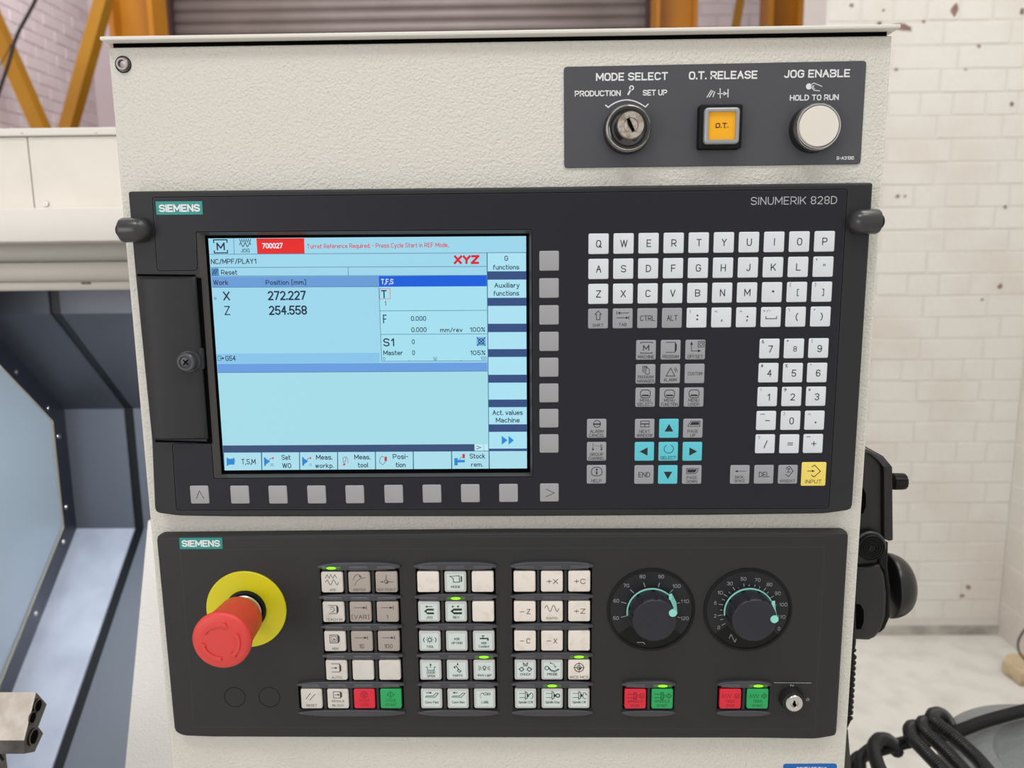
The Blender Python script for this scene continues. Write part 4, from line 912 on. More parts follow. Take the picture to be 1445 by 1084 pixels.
scr_i = [('l', [(-.42, .0), (-.5, .2), (-.5, .56), (-.3, .76), (.3, .76), (.5, .56), (.5, .2), (.42, .0), (.2, -.04), (-.2, -.04)], .07, True), ('f', [(-.4, .12), (.4, .12), (.3, .28), (-.3, .28)])]
tri = lambda a: [('f', [(.48 * math.cos(a + k) * (1 if k == 0 else 1.12), .48 * math.sin(a + k) * (1 if k == 0 else 1.12)) for k in (0, 2.2, -2.2)])]
brk = lambda f: [('f', f)]
FK = [(911.7, 494.0, 'keyg', [('t', 'M', 0, .22, .56, .62, .01), ('l', [(-.54, .64), (-.54, .78), (.6, .78), (.6, .64)], .07), ('l', [(-.54, -.18), (-.54, -.32), (.6, -.32), (.6, -.18)], .07)] + cap1('MACHINE')),
      (946.5, 493.8, 'keyg', [('l', [(-.5, .76), (.42, .76), (.56, .5), (.56, 0), (.42, -.24), (-.5, -.24)], .06), ('f', [(.4, .76), (.58, .5), (.58, 0), (.4, -.24)])] + cap1('PROGRAM')),
      (981.3, 493.6, 'keyg', [('l', [(-.4, .6), (-.4, -.12), (.4, -.12)], .06), ('f', [(-.4, .84), (-.54, .5), (-.26, .5)]), ('f', [(.56, -.12), (.26, .02), (.26, -.26)]), ('l', [(.26, .84), (.84, .84), (.84, .26), (.26, .26)], .06, True), ('c', .55, .55, .16, .06)] + cap1('OFFSET')),
      (911.1, 527.9, 'keyg', [('l', [(-.3, .2), (-.3, .8), (.08, .8), (.08, .6)], .06), ('l', [(-.16, .1), (-.16, .7), (.2, .7)], .06), ('l', [(0, 0), (0, .58), (.26, .58), (.36, .46), (.36, 0)], .06, True)] + cap2('PROGRAM', 'MANAGER')),
      (945.9, 527.5, 'keyg', [('l', [(-.42, -.24), (.02, .58), (.46, -.24)], .07, True), ('l', [(.34, .5), (.5, .34), (.54, .14)], .06), ('l', [(.46, .62), (.62, .44), (.68, .2)], .06)] + cap1('ALARM', -.62)),
      (980.3, 527.3, 'keyg', [('t', 'CUSTOM', .04, 0, .34, 1.45)]),
      (910.6, 560.8, 'keyg', scr_i + cap2('MENU', 'SELECT')), (944.8, 560.8, 'keyg', scr_i + cap2('MENU', 'FUNCTION')), (979.2, 560.6, 'keyg', scr_i + cap2('MENU', 'USER')),
      (842.1, 604.8, 'keyg', [('c', .02, .48, .36, .07), ('l', [(-.34, .46), (.38, .46)], .14)] + cap2('ALARM', 'CANCEL')),
      (909.8, 604.8, 'keyg', [('l', [(-.42, .78), (.44, .78), (.44, .16), (-.42, .16)], .06, True), ('l', [(-.42, .48), (.44, .48)], .1), ('l', [(0, .46), (0, .16)], .08)] + cap2('NEXT', 'WINDOW')),
      (944, 604.8, 'keyc', tri(PI / 2)),
      (977.9, 604.6, 'keyg', [('l', [(-.5, .36), (-.2, .74), (.7, .74), (.7, .2), (-.5, .2)], .06, True), ('f', [(-.3, .46), (-.1, .66), (.6, .66), (.6, .36), (-.3, .36)])] + cap2('PAGE', 'UP')),
      (841.9, 637.3, 'keyg', [('t', '1', -.4, .68, .34, .12), ('t', 'n', .5, .64, .44, .22), ('l', [(-.2, .6), (-.1, .6)], .05), ('l', [(0, .6), (.1, .6)], .05), ('l', [(.2, .6), (.28, .6)], .05), ('l', [(-.38, .46), (-.38, .2)], .07), ('f', [(-.5, .28), (-.26, .28), (-.38, .08)]), ('l', [(.5, .46), (.5, .2)], .07), ('f', [(.38, .28), (.62, .28), (.5, .08)])] + cap2('GROUP', 'CHANNEL')),
      (909.4, 637.3, 'keyc', tri(PI)),
      (943.1, 637.3, 'keyc', [('l', [(.04 + .48 * math.sin(t), .28 + .44 * math.cos(t)) for t in [.45 + i * (2 * PI - .9) / 18 for i in range(19)]], .06)] + cap1('SELECT', -.66)),
      (977.1, 637.3, 'keyc', tri(0)),
      (841.7, 669.7, 'keyg', [('l', [(-.46, -.02), (-.54, .24), (-.46, .6), (-.2, .76), (.24, .76), (.5, .6), (.58, .24), (.5, -.02), (.24, -.14), (-.2, -.14)], .07, True), ('l', [(.02, .34), (.02, .0)], .15), ('c', .02, .52, .05, .1)] + cap1('HELP')),
      (908.9, 670, 'keyg', [('t', 'END', .02, 0, .54, 1.2)]), (942.5, 670, 'keyc', tri(-PI / 2)),
      (976.4, 670, 'keyg', [('l', [(-.56, .66), (.6, .66), (.6, .4), (.36, .12), (-.56, .12)], .06, True), ('f', [(-.46, .56), (.5, .56), (.3, .24), (-.46, .24)])] + cap2('PAGE', 'DOWN')),
      (1044.2, 669.9, 'keyg', [('l', [(.6, .36), (-.4, .36)], .05), ('f', [(-.54, .36), (-.24, .48), (-.24, .24)]), ('t', 'BACK-', 0, -.26, .3, .98), ('t', 'SPACE', 0, -.66, .3, 1.08)]),
      (1078.1, 669.7, 'keyg', [('t', 'DEL', .02, 0, .54, 1.1)]),
      (1111.9, 669.7, 'keyg', [('l', [(-.24, .66), (.1, .88), (.52, .36), (.06, -.22), (-.28, .04)], .07), ('l', [(-.2, .56), (.14, .62), (-.08, .2), (.24, .3)], .07)] + cap1('INSERT', -.68, .28)),
      (1148.4, 669.2, 'keyy', [('l', [(-.2, .6), (.02, .76), (.52, .24), (.02, -.24), (-.2, -.06)], .06), ('l', [(-.54, .26), (-.06, .26)], .06), ('f', [(.06, .26), (-.16, .36), (-.16, .16)])] + cap1('INPUT', -.62, .3))]
for px, py, mn, spec in FK: kpx(px, py, 16.8 if mn == 'keyy' else 13.3, mn, spec)
for px, py in ((775, 368.1), (774.8, 406.6), (774.8, 444.6), (774.8, 482.0), (774.6, 518.5), (774.7, 554.8), (774.7, 590.5), (774.9, 626.2), (338.3, 698.4), (392.1, 698.4), (446.7, 698.2), (500.6, 698.0), (555.5, 697.4), (609.5, 697), (663.7, 696.4), (717.6, 696)):
    kpx(px, py, 13.0, 'soft', None, nm='softkey')
kpx(281.5, 698.4, 13.0, 'soft', [('l', [(-.36, -.44), (.02, .44), (.44, -.44)], .06)], nm='softkey'); kpx(775.3, 695.4, 13.0, 'soft', [('l', [(-.36, .4), (.52, -.02), (-.36, -.44)], .06)], nm='softkey')

# ---- memory card door with its latch
b = BM(); dq = UU([(190.2, 390.5), (274, 391.5), (291.5, 622.5), (213, 620)], -3); x0 = min(p[0] for p in dq); x1_ = (dq[1][0] + dq[2][0]) / 2 ; z1_ = (dq[0][1] + dq[1][1]) / 2; z0_ = (dq[2][1] + dq[3][1]) / 2
x0 = (dq[0][0] + dq[3][0]) / 2
prof = [(x0, FY - 1), (x0 - .2, 3.0), (x0 + 1.2, -1.2), (x0 + 5, -3.4), (x0 + 12, -4.2), (x0 + 22, -3.6), (x1_ - 3, -2.6), (x1_ - .8, -2.2), (x1_, -1.2), (x1_, HF)]
V = []
nz = 14
for k in range(nz + 1):
    z = z0_ + (z1_ - z0_) * k / nz; e = min(k, nz - k); f = .82 if e == 0 else (1.0)
    zz = z
    V.append([b.verts.new((x, (y if i in (0, len(prof) - 1) else (HF + (y - HF) * (.35 if e == 0 else 1))), zz if e else (z + (0))) ) for i, (x, y) in enumerate(prof)])
# draw the second ring close to the ends so that the edge is rounded
for side, k, kk in ((0, 1, 0), (1, nz - 1, nz)):
    for v, u in zip(V[k], V[kk]): v.co.z = u.co.z + (1.4 if side == 0 else -1.4)
for A, B in zip(V, V[1:]):
    for i in range(len(prof) - 1): b.faces.new((A[i], A[i + 1], B[i + 1], B[i]))
b.faces.new(V[0]); b.faces.new(V[-1]); bmesh.ops.recalc_face_normals(b, faces=b.faces)
md = obj('card_door', b, M['house'], dp, smooth=50)
b = BM(); plate(b, UU([(277, 392), (284, 392), (300, 626), (219, 624), (219, 621), (292, 623)], HF), HF - .12, HF); obj('door_gap', b, M['hole'], dp)
b = BM(); plate(b, UU([(193.5, 386.8), (276, 387.5), (276.4, 390.6), (194, 390)], HF), HF - .12, HF); obj('door_gap', b, M['hole'], dp)
b = BM(); plate(b, round_poly(UU([(268, 489), (286.6, 491), (288.6, 521.5), (262, 523)], -1), 1.6), -2.0, HF, .8, rows=2); obj('latch_tab', b, M['house'], md, smooth=40)
c = U(263.5, 511, -6)
b = BM(); lathe(b, (c[0], 0, c[1]), [(7.6, -2.4), (7.0, -3.6), (6.4, -3.6), (6.2, -7.6), (5.4, -8.4), (4.2, -8.4), (3.6, -7.4), (2.4, -7.6), (.4, -7.6)], 'y', 32); lt = obj('latch_knob', b, M['barm'], md, smooth=35)
b = BM()
for a in (45, 135): 
    q = math.radians(a); stroke(b, [(c[0] - 2.4 * math.cos(q), c[1] - 2.4 * math.sin(q)), (c[0] + 2.4 * math.cos(q), c[1] + 2.4 * math.sin(q))], .9, -7.7 + a * .0001)
obj('cross_recess', b, M['hole'], md)
# ---- bullet shaped hinge caps
for px, py, s in ((213, 324.5, 1), (1197, 313.2, -1)):
    c = PY(px, py, -2.0); r = 8.0
    b = BM(); prof = [(r * math.sin(a), s * (-r * 1.0 + r * 1.0 * math.cos(a)) ) for a in [i * PI / 2 / 10 for i in range(11)]]
    prof = [(max(.05, q), t) for q, t in prof] + [(r, s * -17.5), (r * .92, s * -19), (r * .5, s * -19.2)]
    lathe(b, (c.x, -2.0, c.z), prof, 'x', 36); hc = obj('hinge_cap', b, mat('cap_rubber', (52, 52, 54), .28), dp, smooth=50)
    b = BM(); prof = [(4.6, s * -19), (4.6, s * -20), (4.1, s * -20.4), (4.6, s * -21), (4.2, s * -21.8), (3.4, s * -22.4), (.3, s * -22.4)]
    lathe(b, (c.x, -2.0 + 1, c.z), prof, 'x', 28); obj('threaded_end', b, M['black'], hc, smooth=40)

# ================================================================= machine control panel
mcp = empty('machine_control_panel', (0, FY, U(700, 1043, 3)[1]), label='lower charcoal panel with emergency stop, two dials and push buttons', cat='control panel')
PF = 2.6
hs_ = [(219, 756.5), (700, 752), (1199, 751), (1181.5, 1040), (1151, 1045), (1060, 1043.6), (600, 1043), (300, 1042), (258, 1040.5), (245, 1034)]
b = BM(); plate(b, round_poly(UU(hs_, PF), [3.5, 0, 3.5, 3, 3, 0, 0, 0, 3, 3], 2), PF, FY, 2.8, rows=4); obj('housing', b, M['mface'], mcp, smooth=40)
b = BM(); fp = round_poly(UU([(254, 775.4), (1163.5, 772), (1150.4, 1029.6), (273.8, 1026.4)], PF), 1.0, 2); ring(b, fp, inset(ccw(fp), .16) if ccw(fp) == fp else inset(ccw(fp), .16)[::-1], PF - .03); obj('faceplate_line', b, M['barm'], mcp)
b = BM(); pstroke(b, [(222, 761), (700, 757.6), (1160, 756.4), (1196, 753)], .5, PF - .02); obj('bevel_highlight', b, M['barm'], mcp)  # pale stroke paints the highlight along the top bevel
b = BM(); plate(b, UU([(252.9, 759.2), (313.4, 758.9), (314.3, 774.6), (254, 775)], PF - .1), PF - .15, PF); bg = obj('badge', b, M['teal'], mcp, label='teal badge with white lettering')
b = BM(); ptext(b, 'SIEMENS', 256.4, 310.4, 767.1, 9.2, PF - .2, .03); obj('lettering', b, M['white'], bg)
for px in (331.5, 380.2):
    c = U(px, 983.9, PF); b = BM(); ring(b, circ(*c, 7.8, 36), circ(*c, 7.45, 36), PF - .03); rg = obj('blanking_disc', b, M['hole'], mcp)

# ---- push buttons
GX = (-137.13, -69.18, -1.20); PXs, Z1, PZs = 19.235, -223.6, 22.31
_t = U(468.2, 822.1, 0); _b = U(475.1, 946, 0)
Z1 = (U(545.5, 821.6)[1] + U(681.1, 821.2)[1] + U(817.9, 821.2)[1]) / 3; Zl = (U(551.7, 986.3)[1] + U(683.8, 986.3)[1] + U(817.2, 986.3)[1]) / 3; PZs = (Z1 - Zl) / 4
zig = lambda u0, u1, v, a, n=6: [(u0 + (u1 - u0) * i / n, v + (a if i % 2 else -a)) for i in range(n + 1)]
sin_ = lambda u0, u1, v, a, c=2: [(u0 + (u1 - u0) * i / 28, v + a * math.sin(2 * PI * c * i / 28)) for i in range(29)]
lab = lambda s, v=-.72, w_=None, hh=.24: ('t', s, 0, v, hh, w_ or min(1.55, .19 * len(s)))
arrow = lambda v: [('l', [(-.62, v), (.5, v)], .05), ('f', [(.52, v), (.22, v + .12), (.22, v - .12)]), ('l', [(.56, v + .2), (.56, v - .2)], .06)]
cards = [('l', [(-.46, .74), (.3, .74), (.44, .5), (.44, .06), (.3, -.14), (-.46, -.14)], .06), ('f', [(.28, .74), (.48, .5), (.48, .06), (.28, -.14)])]
G1 = {(0, 0): ('mkw', [('l', zig(-.6, .46, .58, .18), .055), ('l', sin_(-.6, .6, .0, .24), .055), lab('JOG')]),
      (1, 0): ('mkg', [('l', [(-.54, .2), (-.4, .56), (-.14, .8), (.1, .66), (.2, .5)], .05), ('l', [(-.42, -.3), (-.22, .1), (.1, .36), (.6, .46)], .05), ('f', [(.26, .42), (.0, .56), (.1, .72)]), lab('REPOS', w_=1.1)]),
      (2, 0): ('mkg', [('l', [(0, .7), (0, .2)], .06), ('c', 0, .04, .17, .06), ('l', [(.18, .04), (.68, .04)], .05), ('l', [(-.56, .04), (-.3, .04)], .05), ('f', [(-.24, .04), (-.42, .14), (-.42, -.06)]), ('f', [(0, .04), (.14, .12), (.1, -.1), (0, -.12)]), lab('REF.POINT', w_=1.74)]),
      (0, 1): ('mkw', [('l', [(-.46, .66), (.3, .66), (.44, .5), (.44, .06), (.3, -.14), (-.46, -.14)], .06), ('f', [(.28, .66), (.48, .46), (.48, .06), (.28, -.14)]), ('l', [(-.3, .46), (-.04, .52), (.1, .26), (-.04, .02), (-.26, .02)], .06), ('l', [(-.3, .3), (-.1, .26)], .06), lab('TEACH IN', w_=1.52)]),
      (1, 1): ('mkg', arrow(.42) + [('t', '[VAR]', -.02, -.48, .4, 1.62)]), (2, 1): ('mkg', arrow(.42) + [('t', '1', -.05, -.48, .4, None)]),
      (0, 2): ('mkw', [('l', [(-.46, .64), (.28, .64), (.28, -.14), (-.46, -.14)], .07, True), ('f', [(.28, .7), (.46, .48), (.46, .04), (.28, -.2)]), ('l', [(-.3, .5), (.14, .5), (.14, .0), (-.3, .0)], .05, True), ('l', [(-.16, .08), (-.08, .32), (.02, .08)], .08), lab('MDA')]),
      (1, 2): ('mkg', arrow(.36) + [('t', '10', -.05, -.48, .4, None)]), (2, 2): ('mkg', arrow(.36) + [('t', '100', -.05, -.48, .4, None)]),
      (0, 3): ('mkw', [('l', [(-.46, .66), (.28, .66), (.42, .46), (.42, .0), (.28, -.16), (-.46, -.16)], .06), ('f', [(.28, .66), (.46, .46), (.46, .0), (.28, -.16)]), ('l', [(-.5, .24), (.0, .24)], .06), ('f', [(.12, .24), (-.12, .36), (-.12, .12)]), lab('AUTO', w_=.96)]),
      (1, 3): ('mkw', None), (2, 3): ('mkw', None),
      (-1, 4): ('mkw', [('l', [(-.5, .0), (-.06, .6)], .06), ('l', [(-.2, -.14), (.38, .5)], .06), lab('RESET', -.66, 1.0)]),
      (0, 4): ('mkw', [('l', [(-.4, .74), (.24, .74), (.24, .1), (-.4, .1)], .06, True), ('f', [(.24, .8), (.42, .6), (.42, .24), (.24, .04)]), ('l', [(-.3, .42), (.1, .42)], .06), ('f', [(.2, .42), (.0, .54), (.0, .3)]), ('t', 'SINGLE', 0, -.22, .22, 1.2), ('t', 'BLOCK', 0, -.66, .22, 1.1)]),
      (1, 4): ('red', [('c', 0, .44, .3, .07), ('l', [(-.16, .54), (0, .26), (.16, .54)], .06, True), ('t', 'CYCLE', .02, -.14, .26, .96), ('t', 'STOP', .02, -.6, .26, .78)]),
      (2, 4): ('green', [('l', [(-.34, .44), (0, .74), (.34, .44), (0, .14)], .06, True), ('l', [(0, .58), (0, .3)], .07), ('t', 'CYCLE', 0, -.14, .26, .96), ('t', 'START', 0, -.6, .26, 1.1)])}
ink_of = {'mkw': 'inkg', 'mkg': 'inkg', 'mk': 'inkg', 'red': 'inkr', 'green': 'inkgr', 'mkc': 'ink'}
C_t = lambda s, v=-.46, w_=.9, hh=.24: ('t', s, .02, v, hh, w_, .01)
chuckj = [('l', [(-.6, .54), (-.02, .54)], .05), ('l', [(-.6, .12), (-.02, .12)], .05), ('l', [(-.02, .74), (-.02, -.06), (.16, .06), (.16, .6)], .07, True), ('f', [(.16, .52), (.32, .42), (.32, .22), (.16, .14)])]
G2 = {(0, 0): ('mk', None), (1, 0): ('mkc', [('l', [(-.5, .56), (.36, .6), (.4, .0), (-.16, -.02), (-.2, .36)], .07, True), ('l', [(.56, .56), (.56, .02)], .12), C_t('MODE', -.46, .86)]), (2, 0): ('mk', None),
      (0, 1): ('mkc', [('f', [(-.34, .52), (-.14, .64), (-.14, .4)]), ('l', [(-.14, .52), (.34, .52)], .06), ('f', [(-.46, .06), (-.2, .28), (-.2, -.16)]), ('l', [(-.2, .22), (.46, .22)], .18), ('l', [(-.2, -.14), (.46, -.14)], .18), C_t('JOG', -.54, .62)]),
      (1, 1): ('mkc', [('f', [(-.16, .52), (-.36, .64), (-.36, .4)]), ('f', [(.06, .52), (.26, .64), (.26, .4)]), ('f', [(-.52, .06), (-.24, .3), (-.24, -.18)]), ('l', [(-.24, .22), (.54, .22)], .2), ('l', [(-.24, -.14), (.54, -.14)], .2), C_t('REV.', -.54, .66)]), (2, 1): ('mk', None),
      (0, 2): ('mkc', [('c', 0, .14, .16, .07)] + [('l', [(.22 * math.cos(a), .14 + .22 * math.sin(a)), (.34 * math.cos(a), .14 + .34 * math.sin(a))], .06) for a in [k * PI / 4 for k in range(8)]] + [('l', [(-.5, .38), (-.6, .14), (-.5, -.1)], .07), ('l', [(.5, .38), (.6, .14), (.5, -.1)], .07), C_t('TOOL', -.54, .7)]),
      (1, 2): ('mkc', [C_t('M36', .22, .5), C_t('OPTION', -.18, 1.0)]),
      (2, 2): ('mkc', [('l', [(-.36, .26), (.4, .26), (.4, .04)], .13), ('l', [(-.06, .26), (-.06, .54)], .07), ('l', [(-.18, .54), (.08, .54)], .07), C_t('M08', -.2, .5), C_t('Coolant', -.52, 1.0)]),
      (0, 3): ('mkc', [('l', [(-.46, .32), (-.3, .32), (-.3, .0), (.34, .0), (.34, .32), (.5, .32)], .06), ('l', [(.0, .26), (.0, .56)], .06), ('f', [(0, .72), (-.1, .5), (.1, .5)]), C_t('DOOR', -.22, .8), C_t('OPEN', -.58, .76)]),
      (1, 3): ('mkc', [('l', [(-.34, .26), (-.1, .42), (.1, .1), (.34, -.1), (.2, -.22), (.0, -.06), (.12, .16)], .07), ('l', [(-.3, .4), (-.2, .16)], .07), ('l', [(.04, .48), (.04, .6)], .06), ('f', [(.04, .76), (-.06, .54), (.14, .54)]), C_t('PARTS', -.54, .9)]),
      (2, 3): ('mkc', [('c', .02, .26, .14, .07), ('l', [(-.04, .1), (-.04, .0), (.1, .0), (.1, .1)], .06)] + [('l', [(sx_ * .28 + .02, .2 + dv * .4), (sx_ * .56 + .02, .2 + dv)], .05) for sx_ in (-1, 1) for dv in (-.2, 0, .2)] + [C_t('Work Light', -.5, 1.34)]),
      (0, 4): ('mkc', [('l', [(-.5, .62), (-.12, .62)], .07), ('f', [(.06, .62), (-.14, .74), (-.14, .5)]), ('l', [(-.56, .18), (-.46, .3), (.16, .3), (.44, .6), (.66, .58), (.56, .44), (.3, .16)], .06, True), C_t('Conv Fwd', -.34, 1.24)]),
      (1, 4): ('mkc', [('l', [(-.02, .62), (-.36, .62)], .07), ('f', [(-.5, .62), (-.3, .74), (-.3, .5)]), ('l', [(-.56, .18), (-.46, .3), (.16, .3), (.44, .6), (.66, .58), (.56, .44), (.3, .16)], .06, True), C_t('Conv Rev', -.34, 1.2)]),
      (2, 4): ('mkc', [('l', [(-.4, .5), (-.14, .6), (-.04, .4), (.26, .4), (.3, .56), (-.02, .62)], .06), ('l', [(.3, .56), (.5, .6), (.52, .42), (.28, .4)], .05), ('l', [(-.42, .4), (-.42, .28)], .06), ('l', [(-.36, .18), (-.36, .08)], .06), C_t('LUBE', -.34, .68)])}
tx = lambda s: [('t', s, .04, .02, .48, 1.06)]
G3 = {(0, 0): ('mk', None), (1, 0): ('mk', tx('+X')), (2, 0): ('mk', tx('+C')), (0, 1): ('mk', [('l', [(-.46, -.02), (-.02, -.02)], .055), ('t', 'Z', .34, 0, .48, None)]), (1, 1): ('mk', [('l', sin_(-.66, .62, .3, .3, 2), .06), lab('RAPID', -.66, 1.04, .24)]),
      (2, 1): ('mk', tx('+Z')), (0, 2): ('mk', [('l', [(-.5, .0), (-.08, .0)], .055), ('t', 'C', .3, 0, .5, None)]), (1, 2): ('mk', [('l', [(-.5, .0), (-.08, .0)], .055), ('t', 'X', .3, 0, .5, None)]), (2, 2): ('mk', None),
      (0, 3): ('mkc', [('l', [(-.2, .76), (-.12, .42), (.16, .42), (.24, .76)], .07), ('l', [(-.14, .7), (.02, .52), (.18, .7)], .06), ('l', [(-.58, .1), (-.3, .3), (-.14, .06), (-.36, -.12)], .08, True), ('l', [(.6, .1), (.32, .3), (.16, .06), (.38, -.12)], .08, True), C_t('CHUCK', -.42, 1.0)]),
      (1, 3): ('mkc', [('c', -.5, .2, .18, .07), ('l', [(-.34, .32), (-.1, .0), (.2, -.1), (.64, .12)], .07), ('l', [(-.3, .1), (-.04, -.12), (.26, -.2), (.64, .06)], .05), ('l', [(-.16, .7), (.1, .62), (.28, .34)], .05), ('f', [(.34, .2), (.2, .36), (.36, .42)]), ('f', [(-.24, .72), (-.1, .78), (-.12, .6)]), C_t('PROBE', -.42, .96)]),
      (2, 3): ('mk', [('c', 0, .24, .42, .08), ('c', 0, .24, .2, .07), ('l', [(-.52, .24), (.52, .24)], .06), ('l', [(0, .76), (0, -.28)], .06), ('f', [(0, .24), (.22, .24), (.16, .06), (0, .0)]), ('t', 'WCS MCS', 0, -.72, .28, 1.74)]),
      (0, 4): ('mkc', chuckj + [('l', [(.4, .42), (.5, .6), (.64, .56), (.7, .3), (.62, .04), (.48, .02)], .06), ('f', [(.36, .34), (.32, .52), (.48, .48)]), C_t('Spindle CCW', -.34, 1.38)]),
      (1, 4): ('mkc', chuckj + [('c', .52, .32, .17, .1), C_t('Spindle Stop', -.34, 1.36)]),
      (2, 4): ('mkc', chuckj + [('l', [(.66, .42), (.58, .62), (.42, .58), (.36, .32), (.42, .06), (.56, .0), (.68, .06)], .06), ('f', [(.7, .32), (.74, .5), (.58, .48)]), C_t('Spindle CW', -.34, 1.28)])}
def lens_pts(xa, xb, zc, up, dn, n=14):
    top = [(xa + (xb - xa) * i / n, zc + .7 + up * (1 - (2 * i / n - 1) ** 4 if i not in (0, n) else 0)) for i in range(n + 1)]
    bot = [(xa + (xb - xa) * i / n, zc - .6 - dn * (1 - (2 * i / n - 1) ** 4 if i not in (0, n) else 0)) for i in range(n, -1, -1)]
    return top + bot
def bar(xa, xb, zc, up=1.4, dn=1.8, leds=(), cols=()):
    b = BM(); plate(b, lens_pts(xa, xb, zc, up, dn), -.1, PF + .2, .6, rows=2); o = obj('divider_bar', b, M['barm'], mcp, smooth=50)
    for i, cx_ in enumerate(cols):
        b = BM(); plate(b, rrect(cx_, zc - .75, 13.2, 2.0, .4, 2), -.22, .0, .15); obj('led_window', b, M['ledm'] if i in leds else mat('led_window_dark', (74, 74, 80), .25), o)
        if i in leds:
            b = BM(); plate(b, [(cx_ + 3.4 * math.cos(a), zc - .75 + .95 * math.sin(a)) for a in [2 * PI * k / 20 for k in range(20)]], -.27, -.2); obj('led', b, M['led'], o, label='lit green lamp')
def group(gx, keys, led, ncols=3, left=False):
    xs = [gx + PXs * i for i in range(ncols)]; h = PXs / 2
    b = BM(); plate(b, rrect((xs[0] + xs[-1]) / 2, Z1 - 2 * PZs, xs[-1] - xs[0] + 2 * h - 1.2, 4 * PZs + 18, .8), PF - .04, PF + .1)
    if left: plate(b, rrect(gx - PXs, Zl, PXs + 1, 18, .8), PF - .05, PF + .1)
    obj('key_gap_shade', b, M['hole'], mcp)  # black plate paints the gap shadow around the buttons
    for i in range(ncols - 1):
        b = BM(); x = (xs[i] + xs[i + 1]) / 2; box(b, x - 1.05, x + 1.05, .9, PF, Zl - 9, Z1 + 9, .3); obj('divider_rib', b, M['mface'], mcp)
    if left:
        b = BM(); x = gx - h; box(b, x - 1.05, x + 1.05, .9, PF, Zl - 9, Zl + 9, .3); obj('divider_rib', b, M['mface'], mcp)
    for j in range(6):
        z = Z1 - PZs * (j - .5) - (.3 if j else -.2); lf = left and j >= 4
        xa = (xs[0] - (PXs if lf else 0)) - h - .4; xb = xs[-1] + h + .4
        cols = [] if j == 5 else ([gx - PXs] if lf else []) + xs
        bar(xa, xb, z, 2.4 if j == 0 else 1.6, 2.1 if j < 5 else 2.0, led.get(j, ()), cols)
    for (i, j), (mn, spec) in keys.items():
        key(mcp, gx + PXs * i, 0, Z1 - PZs * j, 15.4, mn, spec, ink_of[mn], tall=PF - .1, nm='push_button', r=1.4, bev=.8, insert=(mn == 'mkc'))
group(GX[0], G1, {0: (0,)}, left=True); group(GX[1], G2, {1: (1,), 3: (2,)}); group(GX[2], G3, {3: (2,), 4: (1,)})
stp = lambda ic, a, c: ic + [('c', .58, .32, .22, .07), ('l', [(.48, .36), (.58, .22), (.68, .36)], .06), ('t', a, 0, -.22, .26, .2 * len(a) + .02), ('t', c, 0, -.66, .26, .2 * len(c))]
sta = lambda ic, a, c: ic + [('l', [(.34, .32), (.6, .56), (.84, .32), (.6, .08)], .07, True), ('l', [(.6, .42), (.6, .22)], .07), ('t', a, 0, -.22, .26, .2 * len(a)), ('t', c, 0, -.66, .26, .2 * len(c))]
spi = [('l', [(-.76, .5), (-.12, .5)], .06), ('l', [(-.76, .14), (-.12, .14)], .06), ('l', [(-.12, .66), (-.12, -.02), (.06, -.02), (.06, .66)], .08, True), ('l', [(.08, .5), (.2, .42), (.2, .2), (.08, .12)], .06)]
fee = [('l', zig(-.82, .06, .32, .2, 7), .06)]
for pair, ic, nm in (((896.6, 934.7), spi, 'SPINDLE'), ((1030.9, 1069.3), fee, 'FEED')):
    ps = [U(p, 986.8, 0) for p in pair]; xa, xb = ps[0][0], ps[1][0]; z = (ps[0][1] + ps[1][1]) / 2
    b = BM(); plate(b, rrect((xa + xb) / 2, z, xb - xa + 18, 18, .8), PF - .04, PF + .1); obj('key_gap_shade', b, M['hole'], mcp)  # same painted gap shadow behind the pair
    b = BM(); x = (xa + xb) / 2; box(b, x - 1.05, x + 1.05, .9, PF, z - 9, z + 9, .3); obj('divider_rib', b, M['mface'], mcp)
    bar(xa - 9.4, xb + 9.4, z + 11.0, 1.8, 1.9, (1,), [xa, xb]); bar(xa - 9.4, xb + 9.4, z - 11.2, 1.0, 2.0, (), [])
    key(mcp, xa, 0, z, 15.4, 'red', stp(ic, nm, 'STOP'), 'inkr', tall=PF - .1, nm='push_button', r=1.4, bev=.8)
    key(mcp, xb, 0, z, 15.4, 'green', sta(ic, nm, 'START'), 'inkgr', tall=PF - .1, nm='push_button', r=1.4, bev=.8)

# ---- emergency stop
c = U(347.2, 860.7, PF - 1.5); es = empty('emergency_stop_button', (c[0], PF, c[1]), mcp, label='red mushroom stop button on a yellow disc'); cc = (c[0], 0, c[1])
b = BM(); lathe(b, cc, [(28.6, PF), (28.6, PF - 1.2), (28.2, PF - 1.6), (14.6, PF - 1.6), (14.6, PF - .2)], 'y', 72, cap=False); obj('yellow_disc', b, M['yel'], es, smooth=40)
b = BM(); lathe(b, cc, [(14.5, PF), (14.5, -.6), (13.4, -1.2), (12.6, -1.2), (12.4, PF)], 'y', 48, cap=False); obj('collar', b, M['black'], es, smooth=40)
b = BM(); lathe(b, cc, [(12.3, PF), (12.3, -2.6), (11.6, -3.2), (9, -3.2)], 'y', 48); obj('metal_ring', b, M['steel'], es, smooth=40)
b = BM(); lathe(b, cc, [(11.4, 0), (11.4, -13)], 'y', 48); obj('green_sleeve', b, mat('olive_sleeve', (140, 160, 60), .4), es, smooth=40)
b = BM(); lathe(b, cc, [(9.5, -10.0), (15.0, -10.4), (15.7, -11.4), (16.4, -24), (17.4, -36), (18.9, -39.4), (19.5, -41.6), (19.4, -43.4), (18.5, -44.8), (16.4, -45.6), (8, -45.9), (.2, -46)], 'y', 64); obj('mushroom_head', b, M['sred'], es, smooth=50)
